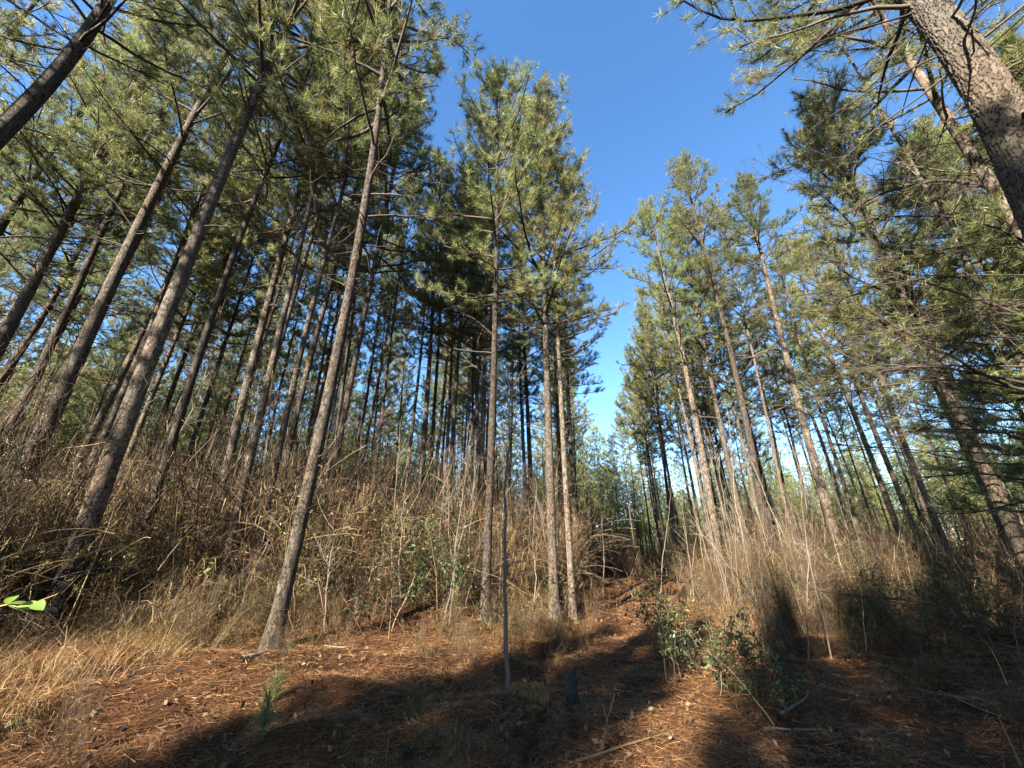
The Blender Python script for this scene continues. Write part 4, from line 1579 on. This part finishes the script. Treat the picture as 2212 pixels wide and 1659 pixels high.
stick("thin tan reed hanging in two from a bend at the right edge", [(2175, 1480), (2160, 1440), (2142, 1405), (2125, 1385)], .007, M_DRY, 10, z=[3.6, 3.7, 3.8, 3.8], name="broken_reed", cat="reed")
stick("bleached thin log end in sunny straw at the bank left of centre", [(520, 1432), (545, 1424), (575, 1412)], .03, M_PALE, 11)

# ---- shaded pine off the right edge: its long bare limbs hang into view
rt = thing("pine_tree", "shaded pine at the right edge with long bare dark limbs reaching left", "tree", (7.9, 4.6, gz(7.9, 4.6)))
link("trunk", trunk_mesh(61, lambda z: 0 * z, lambda z: 0 * z, 17, .105, 9, near=True), rt)
s_ = (17 - 8.5) / 8
Mx = Matrix.Translation((0, 0, 8.5)) @ Matrix.Diagonal((1, 1, s_, 1))
for nm, me in (("branches", CROWN_OPEN[1][0]), ("crown", CROWN_OPEN[1][1])):
    link(nm, me, rt).matrix_local = Mx
limbs = [
    ([(2240, 425), (2090, 385), (1990, 390), (1910, 408), (1868, 430), (1862, 442)], .035),
    ([(2240, 838), (2125, 813), (2041, 800), (1948, 786), (1900, 800), (1841, 786), (1775, 753), (1708, 710), (1608, 673)], .022),
    ([(2240, 846), (2108, 826), (2008, 821), (1925, 830), (1841, 843), (1735, 850), (1661, 896), (1618, 901)], .018),
    ([(2240, 705), (2141, 653), (2091, 630), (1975, 586), (1851, 553), (1760, 540)], .024),
    ([(2240, 850), (2125, 810), (2058, 770), (1991, 740), (1935, 696), (1858, 656), (1775, 626), (1698, 590), (1640, 560)], .022),
    ([(2240, 594), (2075, 593), (1941, 606), (1841, 623), (1725, 633), (1650, 660)], .016),
    ([(2240, 500), (2100, 478), (1990, 470), (1880, 475), (1760, 500), (1660, 520)], .016),
    ([(2240, 950), (2140, 930), (2040, 925), (1950, 940), (1880, 960)], .016),
    ([(2240, 1040), (2120, 1020), (2000, 1030), (1900, 1050)], .016),
    ([(2240, 380), (2080, 372), (1930, 385), (1760, 400), (1650, 372)], .014),
]
rng = np.random.default_rng(91)
for yy in (300, 345, 450, 540, 640, 675, 740, 780, 890, 920, 980, 1010, 1080):
    n_ = 6
    xe = rng.uniform(1720, 2000)
    xs_ = np.linspace(2240, xe, n_)
    ys_ = yy + np.cumsum(rng.normal(0, 9, n_)) + rng.uniform(-.12, .12) * (2240 - xs_)
    limbs.append((list(zip(xs_, ys_)), rng.uniform(.009, .016)))
for pts_, r0 in limbs:
    K = 24
    A = np.array(pts_, float)
    tt = np.linspace(0, len(A) - 1, K)
    i = np.minimum(tt.astype(int), len(A) - 2)
    f = (tt - i)[:, None]
    Q2 = A[i] * (1 - f) + A[i + 1] * f
    frac = np.linspace(0, 1, K)
    # distance from the eye grows from the trunk outwards and forwards
    Q = []
    for (px, py), fr_ in zip(Q2, frac):
        rr_ = ray(px, py)
        # stay in a vertical sheet running from the trunk forward and left
        # point on the ray where the horizontal position lies on the line trunk -> far tip
        ax_, ay_ = 7.9, 4.6
        bx_, by_ = 2.6, 6.6
        den = rr_[0] * (by_ - ay_) - rr_[1] * (bx_ - ax_)
        t_ = (ax_ * (by_ - ay_) - ay_ * (bx_ - ax_)) / den
        Q.append(np.array([0, 0, EYE]) + t_ * rr_)
    Q = np.array(Q)
    for _ in range(3):
        Q[1:-1] = (Q[:-2] + 2 * Q[1:-1] + Q[2:]) / 4
    Q[:, :2] += np.cumsum(rng.normal(0, .015, (K, 2)), 0)
    Q = np.concatenate([[[7.9, 4.6, Q[0, 2] - .12]], Q])
    Q = Q - np.array(rt.location)
    g = Geo()
    tubes(g, Q[None], (r0 * np.linspace(1, .25, K + 1))[None], 6, [.25])
    B = side_twigs(rng, g, Q[None], 26, .9, r0 * .28, lo=.12, out=.6, k=7, bend=.13)
    B2 = side_twigs(rng, g, B, 4, .4, .003, lo=.2)
    link("limb", g.mesh("limb", M_BRANCH), rt)
    g = Geo()
    sel = B2[rng.random(len(B2)) < .35]
    if len(sel):
        needles(g, rng, sel[:, -1], sel[:, -1] - sel[:, -2], 16, .14, .005)
        link("needle_tufts", g.mesh("needle_tufts", M_NEEDLE), rt)

# ---- bright green leaf at the left edge
def big_leaf():
    c0 = at_depth(6, 1312, 3.6)
    root = thing("vine_sprig", "bright yellow green leafy vine sprig at the left edge", "vine", c0)
    rng = np.random.default_rng(2)
    g = Geo()
    P = np.array([[(-1.1, .3, gz(c0[0] - 1.1, c0[1] + .3) - c0[2]), (-.9, .2, -.4), (-.3, 0, -.05), (0, .03, .02), (.1, .03, .0), (.22, .05, .03), (.36, .1, .10)]])
    tubes(g, P, np.array([[.009, .008, .007, .006, .005, .004, .003]]), 5, [.8])
    link("stem", g.mesh("stem", M_DRY), root)
    for k_ in range(6):
        g = Geo()
        a = np.linspace(0, 1, 7)
        Lf, Wf = rng.uniform(.13, .2), rng.uniform(.035, .05)
        ctr = np.stack([a * Lf, 0 * a, -.3 * Lf * a ** 2], 1)
        wd = Wf * np.sin(np.pi * (a * .95 + .03)) ** .8
        V = np.concatenate([ctr + np.stack([0 * a, wd, .25 * wd], 1), ctr, ctr + np.stack([0 * a, -wd, .25 * wd], 1)])
        n = 7
        i = np.arange(n - 1)
        q = np.concatenate([np.stack([i, i + 1, i + 1 + n, i + n], 1), np.stack([i + n, i + n + 1, i + 1 + 2 * n, i + 2 * n], 1)])
        g.add(V, q, 1.0)
        o = link("leaf", g.mesh("leaf", M_LIME, True), root)
        tpos = P[0][2 + k_ % 4]
        o.location = tuple(tpos)
        o.rotation_euler = (rng.normal(.8, .3), rng.normal(0, .4), rng.uniform(-.9, 1.4))


M_LIME = mat_tint("lime_leaf", ((0, (.10, .17, .03)), (1, (.17, .25, .045))), rough=.4, spec=.4, trans=.45)
big_leaf()

# ---- cones on the straw
rng = np.random.default_rng(66)
cone = None
CONE_AT = ["left of the grey sapling foot", "right below the grey sapling foot", "below the grey sapling foot", "below the burnt stump", "at the bottom edge left of centre",
           "at bottom centre by the grey branch", "at the bottom edge near the pine seedling", "beside the curved pale stick", "behind the burnt stump", "between the stump and the path"]
for q, (px, py) in enumerate([(960, 1480), (1130, 1560), (1105, 1600), (1245, 1600), (1010, 1650), (1305, 1635), (870, 1660 - 20), (1690, 1560), (1240, 1470), (1380, 1490)]):
    p = ground_hit(px, py)
    if cone is None:
        g = Geo()
        n = 60
        i = np.arange(n)
        z = i / n
        a = i * 2.39996
        rr = .032 * np.sin(np.pi * (z * .82 + .12))
        c = np.stack([np.cos(a) * rr * .4, np.sin(a) * rr * .4, z * .085], 1)
        tip = np.stack([np.cos(a) * rr, np.sin(a) * rr, z * .085 + .012], 1)
        sd = np.stack([-np.sin(a), np.cos(a), 0 * a], 1) * .008
        V = np.stack([c - sd * .5, c + sd * .5, tip + sd, tip - sd], 1).reshape(-1, 3)
        g.add(V, np.arange(n * 4).reshape(-1, 4), np.repeat(rng.uniform(.1, .6, n), 4))
        zc_ = np.linspace(0, .085, 6)
        tubes(g, np.stack([0 * zc_, 0 * zc_, zc_], 1)[None], np.array([[.005, .012, .014, .012, .008, .003]]), 8, [.1])
        cone = g.mesh("pine_cone", M_DEADLEAF)
    o = link("pine_cone", cone, None, (p[0], p[1], gz(p[0], p[1]) + .035))
    o.rotation_euler = (R(80), rng.uniform(-.3, .3), rng.uniform(0, 6.28))
    props(o, "dark open pine cone lying on the straw " + CONE_AT[q], "pine cone", "pine cones on the clearing floor")
